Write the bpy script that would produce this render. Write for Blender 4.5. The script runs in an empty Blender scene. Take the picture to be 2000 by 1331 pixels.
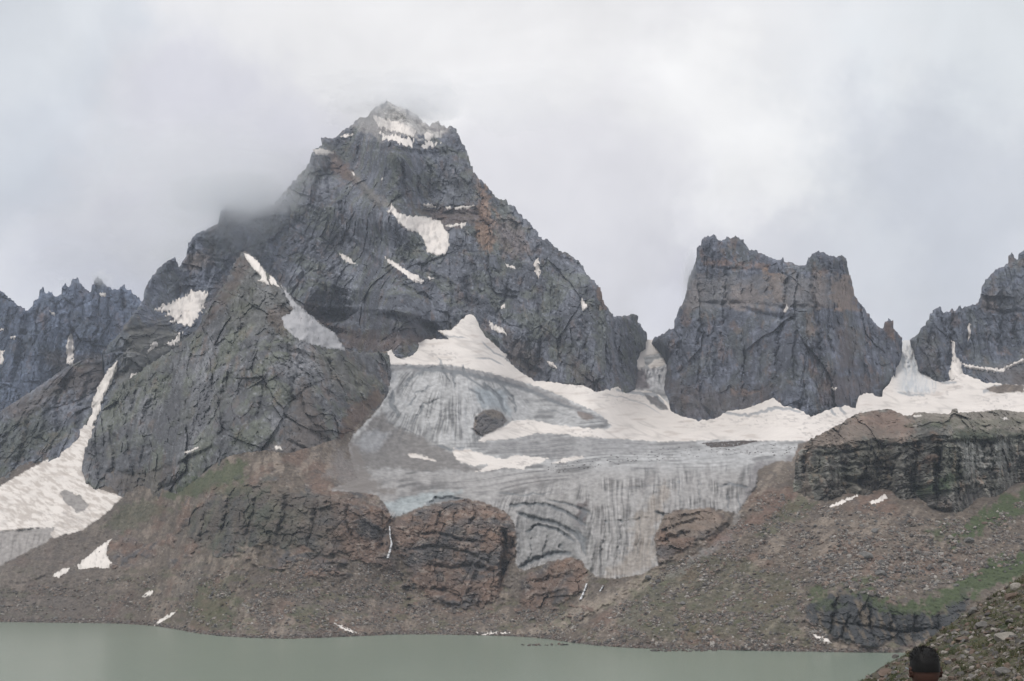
import bpy, math, random
import numpy as np
C = bpy.context.scene
COL = C.collection
rng = np.random.default_rng(7)
random.seed(7)

# ------------------------------------------------------------------ camera
FPX, CH, PITCH = 2747.0, 60.0, math.radians(8.99)       # focal length for a 2000 px wide frame, eye height above the lake
cam = bpy.data.cameras.new('camera'); camo = bpy.data.objects.new('camera', cam); COL.objects.link(camo)
camo.location = (0, 0, CH); camo.rotation_euler = (math.radians(90) + PITCH, 0, 0)
cam.sensor_width = 36; cam.lens = FPX / 2000 * 36; cam.clip_start = 0.1; cam.clip_end = 60000
C.camera = camo
C.view_settings.view_transform = 'Standard'; C.view_settings.look = 'None'
C.view_settings.exposure = 0.14; C.view_settings.gamma = 1.0
C.cycles.use_denoising = True
C.cycles.max_bounces = 16; C.cycles.diffuse_bounces = 2; C.cycles.glossy_bounces = 2
C.cycles.volume_bounces = 12; C.cycles.transparent_max_bounces = 12

cp, sp = math.cos(PITCH), math.sin(PITCH)
def ray(u, v):
    a = (665.5 - v) / FPX
    dy = cp - a * sp
    return (u - 1000) / FPX / dy, (sp + a * cp) / dy     # x/y and z/y slopes of the sight line
def pt(u, v, Y):
    rx, rz = ray(u, v)
    return np.stack([rx * Y, Y + 0 * rx, CH + rz * Y], -1)

# ------------------------------------------------------------------ world: overcast sky
SUN_EL, SUN_AZ = math.radians(52), math.radians(-150)   # azimuth from +Y clockwise: behind the camera, to the left
W = bpy.data.worlds.new('World'); C.world = W; W.use_nodes = True
wt = W.node_tree; wn = wt.nodes; wl = wt.links; wn.clear()
def N(nodes, t, **k):
    n = nodes.new(t)
    for a, b in k.items():
        if a == 'inp':
            for i, x in b.items(): n.inputs[i].default_value = x
        else: setattr(n, a, b)
    return n
wo = N(wn, 'ShaderNodeOutputWorld')
sky = N(wn, 'ShaderNodeTexSky', sky_type='NISHITA', sun_disc=False)
sky.sun_elevation = SUN_EL; sky.sun_rotation = SUN_AZ
bg1 = N(wn, 'ShaderNodeBackground', inp={'Strength': 0.1}); wl.new(sky.outputs[0], bg1.inputs[0])
tc = N(wn, 'ShaderNodeTexCoord')
n_w = N(wn, 'ShaderNodeTexNoise', inp={'Scale': 8.0, 'Detail': 7.0, 'Roughness': 0.58})
wl.new(tc.outputs['Generated'], n_w.inputs['Vector'])
sub = N(wn, 'ShaderNodeVectorMath', operation='SUBTRACT'); wl.new(n_w.outputs['Color'], sub.inputs[0]); sub.inputs[1].default_value = (.5, .5, .5)
scl = N(wn, 'ShaderNodeVectorMath', operation='SCALE', inp={'Scale': 0.27}); wl.new(sub.outputs[0], scl.inputs[0])
addv = N(wn, 'ShaderNodeVectorMath', operation='ADD'); wl.new(tc.outputs['Generated'], addv.inputs[0]); wl.new(scl.outputs[0], addv.inputs[1])
nrm = N(wn, 'ShaderNodeVectorMath', operation='NORMALIZE'); wl.new(addv.outputs[0], nrm.inputs[0])
SKY_BASE = (0.760, 0.752, 0.758)
# cloud thickness: thick (darker) and thin (brighter) banks, each around a compass direction and height
BLOBS = [(60, 330, 520, (-.085, -.078, -.065)), (330, 440, 300, (-.10, -.095, -.072)), (60, 540, 150, (.07, .075, .08)), (240, 400, 80, (.03, .03, .03)),
         (250, 560, 160, (-.06, -.06, -.045)), (520, 340, 170, (-.05, -.055, -.035)), (700, 60, 520, (.09, .085, .075)), (470, 220, 110, (.03, .03, .03)),
         (1390, 260, 170, (.07, .07, .06)), (1370, 340, 70, (.06, .06, .055)), (1540, 160, 200, (.05, .05, .045)), (1190, 470, 260, (-.08, -.082, -.055)),
         (1600, 430, 130, (.05, .05, .04)), (1960, 250, 330, (-.04, -.02, -.005)), (1800, 540, 260, (-.135, -.125, -.10)), (1450, 560, 200, (-.06, -.06, -.045)), (1265, 610, 80, (.06, .065, .07)),
         (1990, 60, 200, (.02, .035, .035)), (0, 40, 260, (-.05, -.02, .0)), (1150, 100, 300, (.03, .03, .03)), (1750, 620, 60, (.05, .05, .05))]
cur = None
for (u, v, r, c) in BLOBS:
    rx, rz = ray(u, v); d = np.array([rx, 1, rz]); d /= np.linalg.norm(d)
    dot = N(wn, 'ShaderNodeVectorMath', operation='DOT_PRODUCT'); wl.new(nrm.outputs[0], dot.inputs[0]); dot.inputs[1].default_value = tuple(d)
    mr = N(wn, 'ShaderNodeMapRange', interpolation_type='SMOOTHERSTEP', inp={1: math.cos(r * 1.5 / FPX), 2: 1.0, 3: 0.0, 4: 1.0}); wl.new(dot.outputs['Value'], mr.inputs[0])
    s = N(wn, 'ShaderNodeVectorMath', operation='SCALE'); s.inputs[0].default_value = c; wl.new(mr.outputs[0], s.inputs['Scale'])
    if cur is None:
        s2 = N(wn, 'ShaderNodeVectorMath', operation='ADD'); s2.inputs[0].default_value = SKY_BASE
    else:
        s2 = N(wn, 'ShaderNodeVectorMath', operation='ADD'); wl.new(cur.outputs[0], s2.inputs[0])
    wl.new(s.outputs[0], s2.inputs[1]); cur = s2
n2 = N(wn, 'ShaderNodeTexNoise', inp={'Scale': 8.0, 'Detail': 7.0, 'Roughness': 0.55, 'Distortion': 0.5}); wl.new(tc.outputs['Generated'], n2.inputs['Vector'])
mr2 = N(wn, 'ShaderNodeMapRange', inp={1: 0.3, 2: 0.7, 3: 0.90, 4: 1.09}); wl.new(n2.outputs[0], mr2.inputs[0])
fin = N(wn, 'ShaderNodeVectorMath', operation='SCALE'); wl.new(cur.outputs[0], fin.inputs[0]); wl.new(mr2.outputs[0], fin.inputs['Scale'])
bg2 = N(wn, 'ShaderNodeBackground', inp={'Strength': 1.0}); wl.new(fin.outputs[0], bg2.inputs[0])
mixs = N(wn, 'ShaderNodeMixShader', inp={0: 0.96}); wl.new(bg1.outputs[0], mixs.inputs[1]); wl.new(bg2.outputs[0], mixs.inputs[2])
wl.new(mixs.outputs[0], wo.inputs[0])

sun = bpy.data.lights.new('sun', 'SUN'); sun.energy = 1.35; sun.angle = math.radians(12); sun.color = (1, .95, .88)
suno = bpy.data.objects.new('sun', sun); COL.objects.link(suno)
suno.rotation_euler = (math.radians(90) - SUN_EL, 0, -SUN_AZ + math.pi)
suno.location = (0, 0, 3000)

# ------------------------------------------------------------------ numeric helpers
perm = rng.permutation(256).astype(np.int32); perm = np.concatenate([perm, perm, perm])
g3 = rng.normal(size=(256, 3)).astype(np.float32); g3 /= np.linalg.norm(g3, axis=1)[:, None]
def noise(x, y, z, seed=0):
    x = np.asarray(x, np.float32) + seed * 17.31; y = np.asarray(y, np.float32) + seed * 5.17; z = np.asarray(z, np.float32) + seed * 9.7
    xi = np.floor(x).astype(np.int32); yi = np.floor(y).astype(np.int32); zi = np.floor(z).astype(np.int32)
    xf = x - xi; yf = y - yi; zf = z - zi
    xi &= 255; yi &= 255; zi &= 255
    fu = xf * xf * xf * (xf * (xf * 6 - 15) + 10); fv = yf * yf * yf * (yf * (yf * 6 - 15) + 10); fw = zf * zf * zf * (zf * (zf * 6 - 15) + 10)
    def g(dx, dy, dz):
        h = perm[perm[perm[xi + dx] + yi + dy] + zi + dz]
        q = g3[h]
        return q[..., 0] * (xf - dx) + q[..., 1] * (yf - dy) + q[..., 2] * (zf - dz)
    a = g(0, 0, 0); a += fu * (g(1, 0, 0) - a)
    b = g(0, 1, 0); b += fu * (g(1, 1, 0) - b)
    c = g(0, 0, 1); c += fu * (g(1, 0, 1) - c)
    d = g(0, 1, 1); d += fu * (g(1, 1, 1) - d)
    a += fv * (b - a); c += fv * (d - c)
    return (a + fw * (c - a)) * 1.7
def fbm(x, y, z, o=4, seed=0, gain=.5):
    s = 0; A = 1.0; f = 1.0
    for k in range(o):
        s = s + A * noise(x * f, y * f, z * f, seed + k); A *= gain; f *= 2.03
    return s
def ridged(x, y, z, o=4, seed=0, gain=.55):
    s = 0; A = 1.0; f = 1.0
    for k in range(o):
        s = s + A * (1 - 2.2 * np.abs(noise(x * f, y * f, z * f, seed + k))); A *= gain; f *= 2.1
    return s
frn = rng.uniform(-1, 1, (256, 5)).astype(np.float32)
def facets(a, b, seed=0):
    """broken slabs: each cell its own offset and tilt; also how close the nearest joint is"""
    a = np.asarray(a, np.float32) + seed * 13.7; b = np.asarray(b, np.float32) + seed * 7.3
    ai = np.floor(a).astype(np.int32); bi = np.floor(b).astype(np.int32)
    f1 = np.full(a.shape, 9., np.float32); f2 = np.full(a.shape, 9., np.float32); val = np.zeros(a.shape, np.float32); tone = np.zeros(a.shape, np.float32)
    for i in (-1, 0, 1):
        for j in (-1, 0, 1):
            ca, cb = ai + i, bi + j; h = perm[perm[(ca + seed) & 255] + (cb & 255)]; q = frn[h]
            pa = a - (ca + .5 + .45 * q[:, 0]); pb = b - (cb + .5 + .45 * q[:, 1]); d = pa * pa + pb * pb
            near = d < f1; f2 = np.where(near, f1, np.minimum(f2, d)); f1 = np.where(near, d, f1)
            val = np.where(near, .5 * q[:, 2] + 1.1 * q[:, 3] * pa + .9 * q[:, 4] * pb, val); tone = np.where(near, q[:, 2], tone)
    return val, np.exp(-((np.sqrt(f2) - np.sqrt(f1)) / .09) ** 2), tone
def sstep(a, b, x):
    t = np.clip((x - a) / (b - a), 0, 1); return t * t * (3 - 2 * t)
def sd(u, v, poly):
    """signed distance in photo pixels, positive inside"""
    P = np.array(poly, np.float32); Q = np.roll(P, -1, 0)
    best = np.full(u.shape, 1e12, np.float32); ins = np.zeros(u.shape, bool)
    for (ax, ay), (bx, by) in zip(P, Q):
        ex, ey = bx - ax, by - ay; L = ex * ex + ey * ey + 1e-9
        wx = u - ax; wy = v - ay
        t = np.clip((wx * ex + wy * ey) / L, 0, 1)
        d = (wx - ex * t) ** 2 + (wy - ey * t) ** 2
        np.minimum(best, d, out=best)
        if ay != by:
            ins ^= ((ay > v) != (by > v)) & (u < ex * (v - ay) / (ey if ey else 1e-9) + ax)
    r = np.sqrt(best); return np.where(ins, r, -r)
def sdl(u, v, poly, pad=30):
    """sd only near the polygon, -pad elsewhere"""
    P = np.array(poly); out = np.full(u.shape, -float(pad), np.float32)
    m = (u > P[:, 0].min() - pad) & (u < P[:, 0].max() + pad) & (v > P[:, 1].min() - pad) & (v < P[:, 1].max() + pad)
    if m.any(): out[m] = sd(u[m], v[m], poly)
    return out
def line_d(u, v, pts):
    best = np.full(u.shape, 1e9, np.float32); par = np.zeros(u.shape, np.float32); n = len(pts) - 1
    for k in range(n):
        (ax, ay), (bx, by) = pts[k], pts[k + 1]; ex, ey = bx - ax, by - ay; L = ex * ex + ey * ey + 1e-9
        t = np.clip(((u - ax) * ex + (v - ay) * ey) / L, 0, 1)
        d = np.sqrt((u - ax - ex * t) ** 2 + (v - ay - ey * t) ** 2)
        s = d < best; best[s] = d[s]; par[s] = ((k + t) / n)[s]
    return best, par
def grooves(u, v, lines):
    """metres pushed out (+) or cut in (-) along drawn ridges and clefts"""
    o = np.zeros(u.shape, np.float32)
    for (pts, w, dep) in lines:
        P = np.array(pts); pad = w * 3 + 6
        m = (u > P[:, 0].min() - pad) & (u < P[:, 0].max() + pad) & (v > P[:, 1].min() - pad) & (v < P[:, 1].max() + pad)
        if not m.any(): continue
        uu, vv = u[m], v[m]; wv = noise(uu / 13, vv / 13, 0 * uu, 3) * 5 + noise(uu / 5, vv / 5, 0 * uu, 8) * 2
        d, t = line_d(uu + wv, vv + wv * .6, pts)
        taper = np.sqrt(np.clip(np.minimum(t, 1 - t) * 5, 0, 1))
        o[m] += dep * np.exp(-(d / w) ** 2) * taper
    return o
def march(cols, base=None, add=0.0):
    """control points: walk up each column with given slopes. col = (u, v0, Y0 or None, [(v, dz/dy), ...])"""
    out = []
    for (u, v0, Y0, segs) in cols:
        r0 = ray(u, v0)[1]
        if Y0 is None: Y = (base(np.array([u * 1.]), np.array([v0 * 1.]))[0] + add) if base else CH / -r0
        else: Y = Y0
        z = CH + r0 * Y; out.append((u, v0, Y))
        for (v1, s) in segs:
            r1 = ray(u, v1)[1]; Y1 = (CH - z + s * Y) / (s - r1)
            Y, z = Y1, CH + r1 * Y1; out.append((u, v1, Y))
    return out
def tps(ctrl, lam=1e-4):
    P = np.array(ctrl, float); X = P[:, :2] / 1000; y = np.log(P[:, 2]); n = len(P)
    def K(r2): return np.where(r2 > 0, .5 * r2 * np.log(np.maximum(r2, 1e-18)), 0)
    r2 = ((X[:, None] - X[None]) ** 2).sum(-1)
    A = np.zeros((n + 3, n + 3)); A[:n, :n] = K(r2) + lam * np.eye(n); A[:n, n] = 1; A[:n, n + 1:] = X; A[n, :n] = 1; A[n + 1:, :n] = X.T
    w = np.linalg.solve(A, np.concatenate([y, [0, 0, 0]]))
    def f(u, v):
        u = np.asarray(u, np.float32) / 1000; v = np.asarray(v, np.float32) / 1000
        o = w[n] + w[n + 1] * u + w[n + 2] * v
        for k in range(n):
            r2 = (u - X[k, 0]) ** 2 + (v - X[k, 1]) ** 2
            o = o + w[k] * .5 * r2 * np.log(r2 + 1e-12)
        return np.exp(o)
    return f
def mk(name, V, Fc, col=None, mat=None, smooth=False, origin=None, extra=None):
    V = np.asarray(V, np.float32).reshape(-1, 3)
    if origin is not None: V = V - np.array(origin, np.float32)
    me = bpy.data.meshes.new(name); k = Fc.shape[1]
    me.vertices.add(len(V)); me.vertices.foreach_set('co', V.ravel())
    me.loops.add(Fc.size); me.loops.foreach_set('vertex_index', Fc.astype(np.int32).ravel())
    me.polygons.add(len(Fc)); me.polygons.foreach_set('loop_start', (np.arange(len(Fc)) * k).astype(np.int32))
    me.polygons.foreach_set('loop_total', np.full(len(Fc), k, np.int32))
    me.polygons.foreach_set('use_smooth', np.full(len(Fc), smooth, bool))
    me.update(calc_edges=True); me.validate()
    if col is not None:
        a = me.attributes.new('tone', 'FLOAT_COLOR', 'POINT')
        c4 = np.ones((len(V), 4), np.float32); c4[:, :3] = np.clip(col, 0, 1); a.data.foreach_set('color', c4.ravel())
    if mat: me.materials.append(mat)
    o = bpy.data.objects.new(name, me); COL.objects.link(o)
    if origin is not None: o.location = origin
    return o
def tag(o, label=None, cat=None, group=None, kind=None):
    if label: o['label'] = label
    if cat: o['category'] = cat
    if group: o['group'] = group
    if kind: o['kind'] = kind
    return o
def grid(poly, step, jag=0., jscale=7., seed=0, extra_cut=None):
    """regular lattice over the polygon, border vertices slid onto its (roughened) edge"""
    P = np.array(poly); u0, u1 = P[:, 0].min() - step * 2, P[:, 0].max() + step * 2; v0, v1 = P[:, 1].min() - step * 2 - jag * 2, P[:, 1].max() + step * 2
    U, Vv = np.meshgrid(np.arange(u0, u1, step, dtype=np.float32), np.arange(v0, v1, step, dtype=np.float32))
    S = sd(U.ravel(), Vv.ravel(), poly).reshape(U.shape)
    if jag:
        nz = noise(U / jscale, Vv / (jscale * 2.2), 0 * U, seed) + .5 * noise(U / jscale * 2.6, Vv / (jscale * 2), 0 * U, seed + 1)
        S = S + jag * nz * np.exp(-(S / (jag * 3)) ** 2)
    gv, gu = np.gradient(S, step); g = np.sqrt(gu * gu + gv * gv) + 1e-6
    out = (S < 0) & (S > -step * 1.45)
    mv = np.where(out, np.clip(-S / g, 0, step * 1.2), 0)
    keep = S > -step * 1.45
    U = U + mv * gu / g; Vv = Vv + mv * gv / g
    f = keep[:-1, :-1] & keep[1:, :-1] & keep[:-1, 1:] & keep[1:, 1:]
    mx = np.maximum(np.maximum(S[:-1, :-1], S[1:, :-1]), np.maximum(S[:-1, 1:], S[1:, 1:]))
    f &= mx > 0
    idx = np.arange(U.size).reshape(U.shape)
    a, b, c, d = idx[:-1, :-1][f], idx[:-1, 1:][f], idx[1:, 1:][f], idx[1:, :-1][f]
    Fc = np.stack([a, d, c, b], 1)
    used = np.unique(Fc); re = np.full(U.size, -1, np.int64); re[used] = np.arange(len(used))
    return U.ravel()[used], Vv.ravel()[used], np.maximum(S.ravel()[used], 0), re[Fc]
def skirt(P, Fc, back=.10, drop=150., inward=.12, up=True):
    """close a relief off: carry its open rim back, down and inward as a solid flank"""
    E = np.concatenate([Fc[:, [0, 1]], Fc[:, [1, 2]], Fc[:, [2, 3]], Fc[:, [3, 0]]]); S = np.sort(E, 1)
    key = S[:, 0].astype(np.int64) * (len(P) + 1) + S[:, 1]
    un, ix, ct = np.unique(key, return_index=True, return_counts=True)
    B = E[ix[ct == 1]]
    vs = np.unique(B); re = np.full(len(P), -1, np.int64); re[vs] = len(P) + np.arange(len(vs))
    cx = P[:, 0].mean(); Q = P[vs].copy(); cam0 = np.array([0, 0, CH])
    Q = cam0 + (Q - cam0) * (1 + back); Q[:, 2] -= drop; Q[:, 0] += (cx * (1 + back) - Q[:, 0]) * inward
    NF = np.stack([B[:, 1], B[:, 0], re[B[:, 0]], re[B[:, 1]]], 1)
    return np.concatenate([P, Q]), np.concatenate([Fc, NF]), vs

# ------------------------------------------------------------------ materials
def mat_tone(name, var=.25, scale=.12, rough=.9, bump=.4, bscale=.5, stretch=(1, 1, 1), spec=.2):
    """albedo from the mesh's own tone attribute, broken up by fine procedural noise and bump"""
    m = bpy.data.materials.new(name); m.use_nodes = True; t = m.node_tree; n = t.nodes; b = n['Principled BSDF']
    b.inputs['Roughness'].default_value = rough; b.inputs['Specular IOR Level'].default_value = spec
    at = N(n, 'ShaderNodeAttribute', attribute_name='tone'); co = N(n, 'ShaderNodeTexCoord'); mp = N(n, 'ShaderNodeMapping'); mp.inputs['Scale'].default_value = stretch
    t.links.new(co.outputs['Object'], mp.inputs[0])
    nz = N(n, 'ShaderNodeTexNoise', inp={'Scale': scale, 'Detail': 6., 'Roughness': .65}); t.links.new(mp.outputs[0], nz.inputs['Vector'])
    mr = N(n, 'ShaderNodeMapRange', inp={1: .3, 2: .7, 3: 1 - var, 4: 1 + var}); t.links.new(nz.outputs[0], mr.inputs[0])
    sc = N(n, 'ShaderNodeVectorMath', operation='SCALE'); t.links.new(at.outputs['Color'], sc.inputs[0]); t.links.new(mr.outputs[0], sc.inputs['Scale'])
    t.links.new(sc.outputs[0], b.inputs['Base Color'])
    if bump:
        nb = N(n, 'ShaderNodeTexNoise', inp={'Scale': bscale, 'Detail': 4., 'Roughness': .6}); t.links.new(mp.outputs[0], nb.inputs['Vector'])
        bp = N(n, 'ShaderNodeBump', inp={'Strength': bump, 'Distance': 1.0 / bscale * .5}); t.links.new(nb.outputs[0], bp.inputs['Height']); t.links.new(bp.outputs[0], b.inputs['Normal'])
    return m
def mat_plain(name, c, rough=.8, spec=.2, var=.15, scale=5):
    m = bpy.data.materials.new(name); m.use_nodes = True; t = m.node_tree; n = t.nodes; b = n['Principled BSDF']
    b.inputs['Roughness'].default_value = rough; b.inputs['Specular IOR Level'].default_value = spec
    co = N(n, 'ShaderNodeTexCoord'); nz = N(n, 'ShaderNodeTexNoise', inp={'Scale': scale, 'Detail': 5.}); t.links.new(co.outputs['Object'], nz.inputs['Vector'])
    mr = N(n, 'ShaderNodeMapRange', inp={1: .3, 2: .7, 3: 1 - var, 4: 1 + var}); t.links.new(nz.outputs[0], mr.inputs[0])
    sc = N(n, 'ShaderNodeVectorMath', operation='SCALE'); sc.inputs[0].default_value = c; t.links.new(mr.outputs[0], sc.inputs['Scale']); t.links.new(sc.outputs[0], b.inputs['Base Color'])
    return m
M_ROCK = mat_tone('mountain_rock', .28, .10, .92, .5, .35, (1, .5, .6))
M_SNOW = mat_tone('old_snow', .05, .05, .8, .25, .12)
M_ICE = mat_tone('glacier_ice', .14, .12, .75, .5, .25)
M_SCREE = mat_tone('scree', .38, .35, .95, .7, .6)
M_GRASS = mat_tone('alpine_turf', .3, .5, .95, .5, .8)
M_STONE = mat_tone('stone', .25, .9, .9, .4, 1.5)

ROCK = np.array([.127, .136, .162]); ROCK_D = np.array([.050, .054, .066]); ROCK_L = np.array([.125, .127, .132])
RUST = np.array([.20, .125, .085]); OLIVE = np.array([.095, .105, .075]); BROWN = np.array([.118, .094, .080])
SNOW = np.array([.77, .725, .69]); ICE = np.array([.405, .408, .415]); DEB = np.array([.215, .205, .205])
GREEN = np.array([.062, .079, .040]); SCREE = np.array([.142, .118, .099])
def mixc(a, b, t): return a + (b - a) * t[:, None]
def paint(col, u, v, poly, c, k=1., f=6., wob=8., ws=14., seed=0):
    s = sdl(u, v, poly, 60); m = s > -59
    if not m.any(): return col
    uu, vv = u[m], v[m]
    w = s[m] + wob * (noise(uu / ws, vv / ws, 0 * uu, seed + 31) + .6 * noise(uu / ws * 2.3, vv / ws * 2.3, 0 * uu, seed + 32))
    t = sstep(-f, f, w) * k
    col[m] = mixc(col[m], np.array(c), t); return col

# ------------------------------------------------------------------ the lower terrain: one continuous surface G(u, v)
shore = [(-90, 1214), (0, 1215), (100, 1216), (200, 1217), (300, 1221), (330, 1229), (400, 1240), (480, 1247), (540, 1249), (640, 1244), (700, 1243), (830, 1238),
         (950, 1242), (1050, 1245), (1100, 1253), (1160, 1262), (1250, 1266), (1320, 1271), (1420, 1270), (1500, 1272), (1600, 1275), (1740, 1275), (1900, 1276), (2120, 1278)]
shx = np.array([s[0] for s in shore]); shv = np.array([s[1] for s in shore])
ctrl_cols = [
 (-90, 1214, None, [(1100, .5), (960, .5), (880, .7), (800, .8)]),
 (60, 1215, None, [(1100, .5), (960, .5), (880, .6), (800, .8)]),
 (170, 1217, None, [(1100, .48), (980, .5), (870, .62), (790, .85)]),
 (290, 1220, None, [(1100, .48), (970, .55), (880, .8)]),
 (400, 1240, None, [(1140, .38), (1060, .55), (985, 1.1), (940, .55), (880, .7), (820, .9)]),
 (550, 1249, None, [(1150, .40), (1085, .6), (965, 1.2), (900, .5), (850, .65)]),
 (690, 1243, None, [(1100, .52), (975, 1.3), (930, .25), (880, .35), (780, .6), (690, .7)]),
 (800, 1239, None, [(1150, .36), (1020, 1.4), (975, .5), (925, .2), (880, .3), (800, .55), (715, .6), (675, .4)]),
 (910, 1241, None, [(1180, .3), (990, 1.5), (960, .5), (915, .16), (870, .35), (740, .62), (700, .35), (617, .8)]),
 (1040, 1245, None, [(1185, .3), (1100, .9), (1000, .9), (950, .5), (900, .16), (850, .2), (750, .45)]),
 (1150, 1262, None, [(1190, .35), (1125, .55), (1000, .75), (940, .45), (870, .16), (800, .33), (758, .45)]),
 (1270, 1267, None, [(1200, .4), (1100, .45), (1000, .7), (920, .4), (866, .12), (800, .33), (762, .6), (720, 1.1), (665, .9)]),
 (1420, 1270, None, [(1150, .42), (1050, .45), (1000, .5), (930, .5), (866, .13), (830, .25), (800, .4)]),
 (1540, 1273, None, [(1150, .45), (1050, .45), (960, .42), (900, .35), (860, .14), (820, .3), (780, .4)]),
 (1680, 1275, None, [(1255, .5), (1165, 1.0), (1070, .42), (985, .45), (900, .2), (850, .16), (800, .3), (760, .4)]),
 (1770, 1275, None, [(1255, .5), (1185, 1.0), (1090, .42), (990, .45), (900, .2), (850, .16), (800, .3), (740, .5), (665, .9)]),
 (1900, 1276, None, [(1170, .6), (1080, .42), (985, .45), (900, .2), (850, .16), (800, .3), (740, .4)]),
 (2120, 1278, None, [(1150, .6), (1060, .42), (965, .45), (900, .2), (850, .16), (800, .3), (735, .4)])]
def pchip(x, y, q):
    x = np.asarray(x, float); y = np.asarray(y, float); h = np.diff(x); d = np.diff(y) / h; m = np.zeros(len(x))
    for i in range(1, len(x) - 1):
        if d[i - 1] * d[i] > 0:
            w1 = 2 * h[i] + h[i - 1]; w2 = h[i] + 2 * h[i - 1]; m[i] = (w1 + w2) / (w1 / d[i - 1] + w2 / d[i])
    m[0], m[-1] = d[0], d[-1]
    k = np.clip(np.searchsorted(x, q) - 1, 0, len(h) - 1); t = (q - x[k]) / h[k]
    return y[k] * (1 + 2 * t) * (1 - t) ** 2 + m[k] * h[k] * t * (1 - t) ** 2 + y[k + 1] * t * t * (3 - 2 * t) + m[k + 1] * h[k] * t * t * (t - 1)
def vwarp(u, v): return v + (1245 - np.interp(u, shx, shv)) * sstep(1050, 1150, v)     # keeps the shore line on its curve
VG = np.arange(560, 1421, 4.); UG = np.arange(-120, 2161, 8.)
prof = []
for (u, v0, Y0, segs) in ctrl_cols:
    vs = float(np.interp(u, shx, shv)); segs = list(segs) + ([(560, .85)] if segs[-1][0] > 570 else [])
    ps = march([(u, vs, None, segs)])
    rb = ray(u, vs + 170)[1]; pts_ = [(vs + 170, (CH + 40) / -rb), (vs + 40, (CH + 13) / -ray(u, vs + 40)[1])] + [(p[1], p[2]) for p in ps]
    pts_ = sorted((float(vwarp(np.array([float(u)]), np.array([float(p[0])]))[0]), math.log(p[1])) for p in pts_)
    prof.append(pchip([p[0] for p in pts_], [p[1] for p in pts_], VG))
prof = np.array(prof); uc = [float(c[0]) for c in ctrl_cols]
GG = np.stack([pchip(uc, prof[:, k], np.clip(UG, uc[0], uc[-1])) for k in range(len(VG))])      # rows v, columns u
def blur(A, n, ax):
    w = np.exp(-(np.arange(-3 * n, 3 * n + 1) / n) ** 2 / 2); w /= w.sum(); P_ = np.pad(A, [(3 * n, 3 * n) if i == ax else (0, 0) for i in (0, 1)], mode='reflect', reflect_type='odd')
    return np.apply_along_axis(lambda r: np.convolve(r, w, 'valid'), ax, P_)
GG = blur(blur(GG, 3, 0), 4, 1)
def G(u, v):
    u = np.asarray(u, np.float64); v = vwarp(u, np.asarray(v, np.float64)); a = np.clip((u - UG[0]) / 8, 0, len(UG) - 1.001); b = np.clip((v - VG[0]) / 4, 0, len(VG) - 1.001)
    i = a.astype(int); j = b.astype(int); fa = a - i; fb = b - j
    q = (GG[j, i] * (1 - fa) + GG[j, i + 1] * fa) * (1 - fb) + (GG[j + 1, i] * (1 - fa) + GG[j + 1, i + 1] * fa) * fb
    return np.exp(q)

O1 = [(763,1045),(766,1022),(790,1005),(815,993),(845,985),(875,979),(912,974),(940,980),(958,986),(985,998),(1003,1018),(1010,1045),(1010,1072),(1000,1095),(988,1110),(984,1145),(975,1168),(945,1185),(905,1188),(868,1180),(830,1165),(806,1135),(795,1105),(776,1080)]
O2 = [(1012,1160),(1018,1135),(1040,1115),(1070,1098),(1118,1088),(1136,1096),(1146,1112),(1150,1132),(1135,1160),(1105,1177),(1065,1188),(1030,1190),(1014,1178)]
O3 = [(1280,1045),(1294,1025),(1299,1008),(1320,997),(1350,993),(1385,992),(1408,1003),(1420,1020),(1405,1036),(1380,1046),(1352,1066),(1325,1082),(1300,1100),(1286,1101),(1279,1072)]
O4 = [(355,1035),(380,1000),(415,972),(455,955),(505,945),(560,952),(610,965),(650,966),(700,960),(735,968),(752,990),(764,1020),(757,1050),(762,1082),(738,1096),(690,1085),(650,1098),(600,1082),(560,1075),(515,1060),(480,1078),(430,1082),(385,1066)]
O5 = [(207,1072),(213,1055),(245,1045),(290,1050),(330,1046),(345,1055),(318,1075),(290,1090),(262,1102),(228,1104),(210,1092)]
O6 = [(924,836),(928,815),(944,802),(962,799),(980,806),(991,822),(982,832),(965,843),(945,851),(930,849)]
Q1 = [(1565,1190),(1590,1168),(1640,1150),(1700,1152),(1722,1172),(1770,1192),(1830,1190),(1880,1160),(1900,1170),(1880,1210),(1840,1250),(1760,1264),(1700,1268),(1650,1256),(1615,1240),(1580,1215)]
BR = [(1250,845),(1320,830),(1420,840),(1500,840)]
SNOW_G = [(757,687),(781,673),(801,677),(834,662),(876,662),(855,646),(880,644),(888,638),(905,621),(916,612),(928,612),(945,654),(975,680),(1003,690),(986,700),(1000,712),(1020,728),(1043,744),(1084,744),(1110,748),(1140,750),(1167,767),(1180,762),(1200,755),(1217,748),(1240,760),(1270,765),(1290,772),(1305,790),(1318,800),(1363,815),(1396,812),(1419,798),(1475,788),(1509,770),(1528,785),(1567,795),(1584,805),(1620,790),(1671,790),(1677,775),(1687,760),(1711,770),(1720,770),(1725,756),(1738,745),(1741,700),(1756,700),(1762,665),(1781,660),(1795,705),(1813,705),(1833,740),(1880,725),(1930,745),(2000,745),(2130,725),(2130,850),(1660,850),
  (1570,862),(1400,860),(1290,863),(1200,857),(1130,853),(1090,848),(1050,846),(1025,853),(990,858),(960,862),(935,862),(945,850),(985,832),(1000,822),(1035,820),(1075,828),(1120,834),(1165,838),(1188,838),(1195,830),(1170,808),(1130,790),(1085,768),(1040,752),(990,738),(940,725),(905,718),(870,713),(830,713),(790,713),(758,713)]
G2 = [(885,875),(900,876),(916,879),(934,884),(953,889),(971,895),(989,896),(1005,888),(1037,893),(1074,895),(1058,904),(1031,910),(1021,917),(984,914),(960,920),(928,922),(953,910),(950,906),(924,910),(900,903),(885,890)]
G3 = [(1079,905),(1100,896),(1137,890),(1142,895),(1121,900),(1084,906)]
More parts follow.
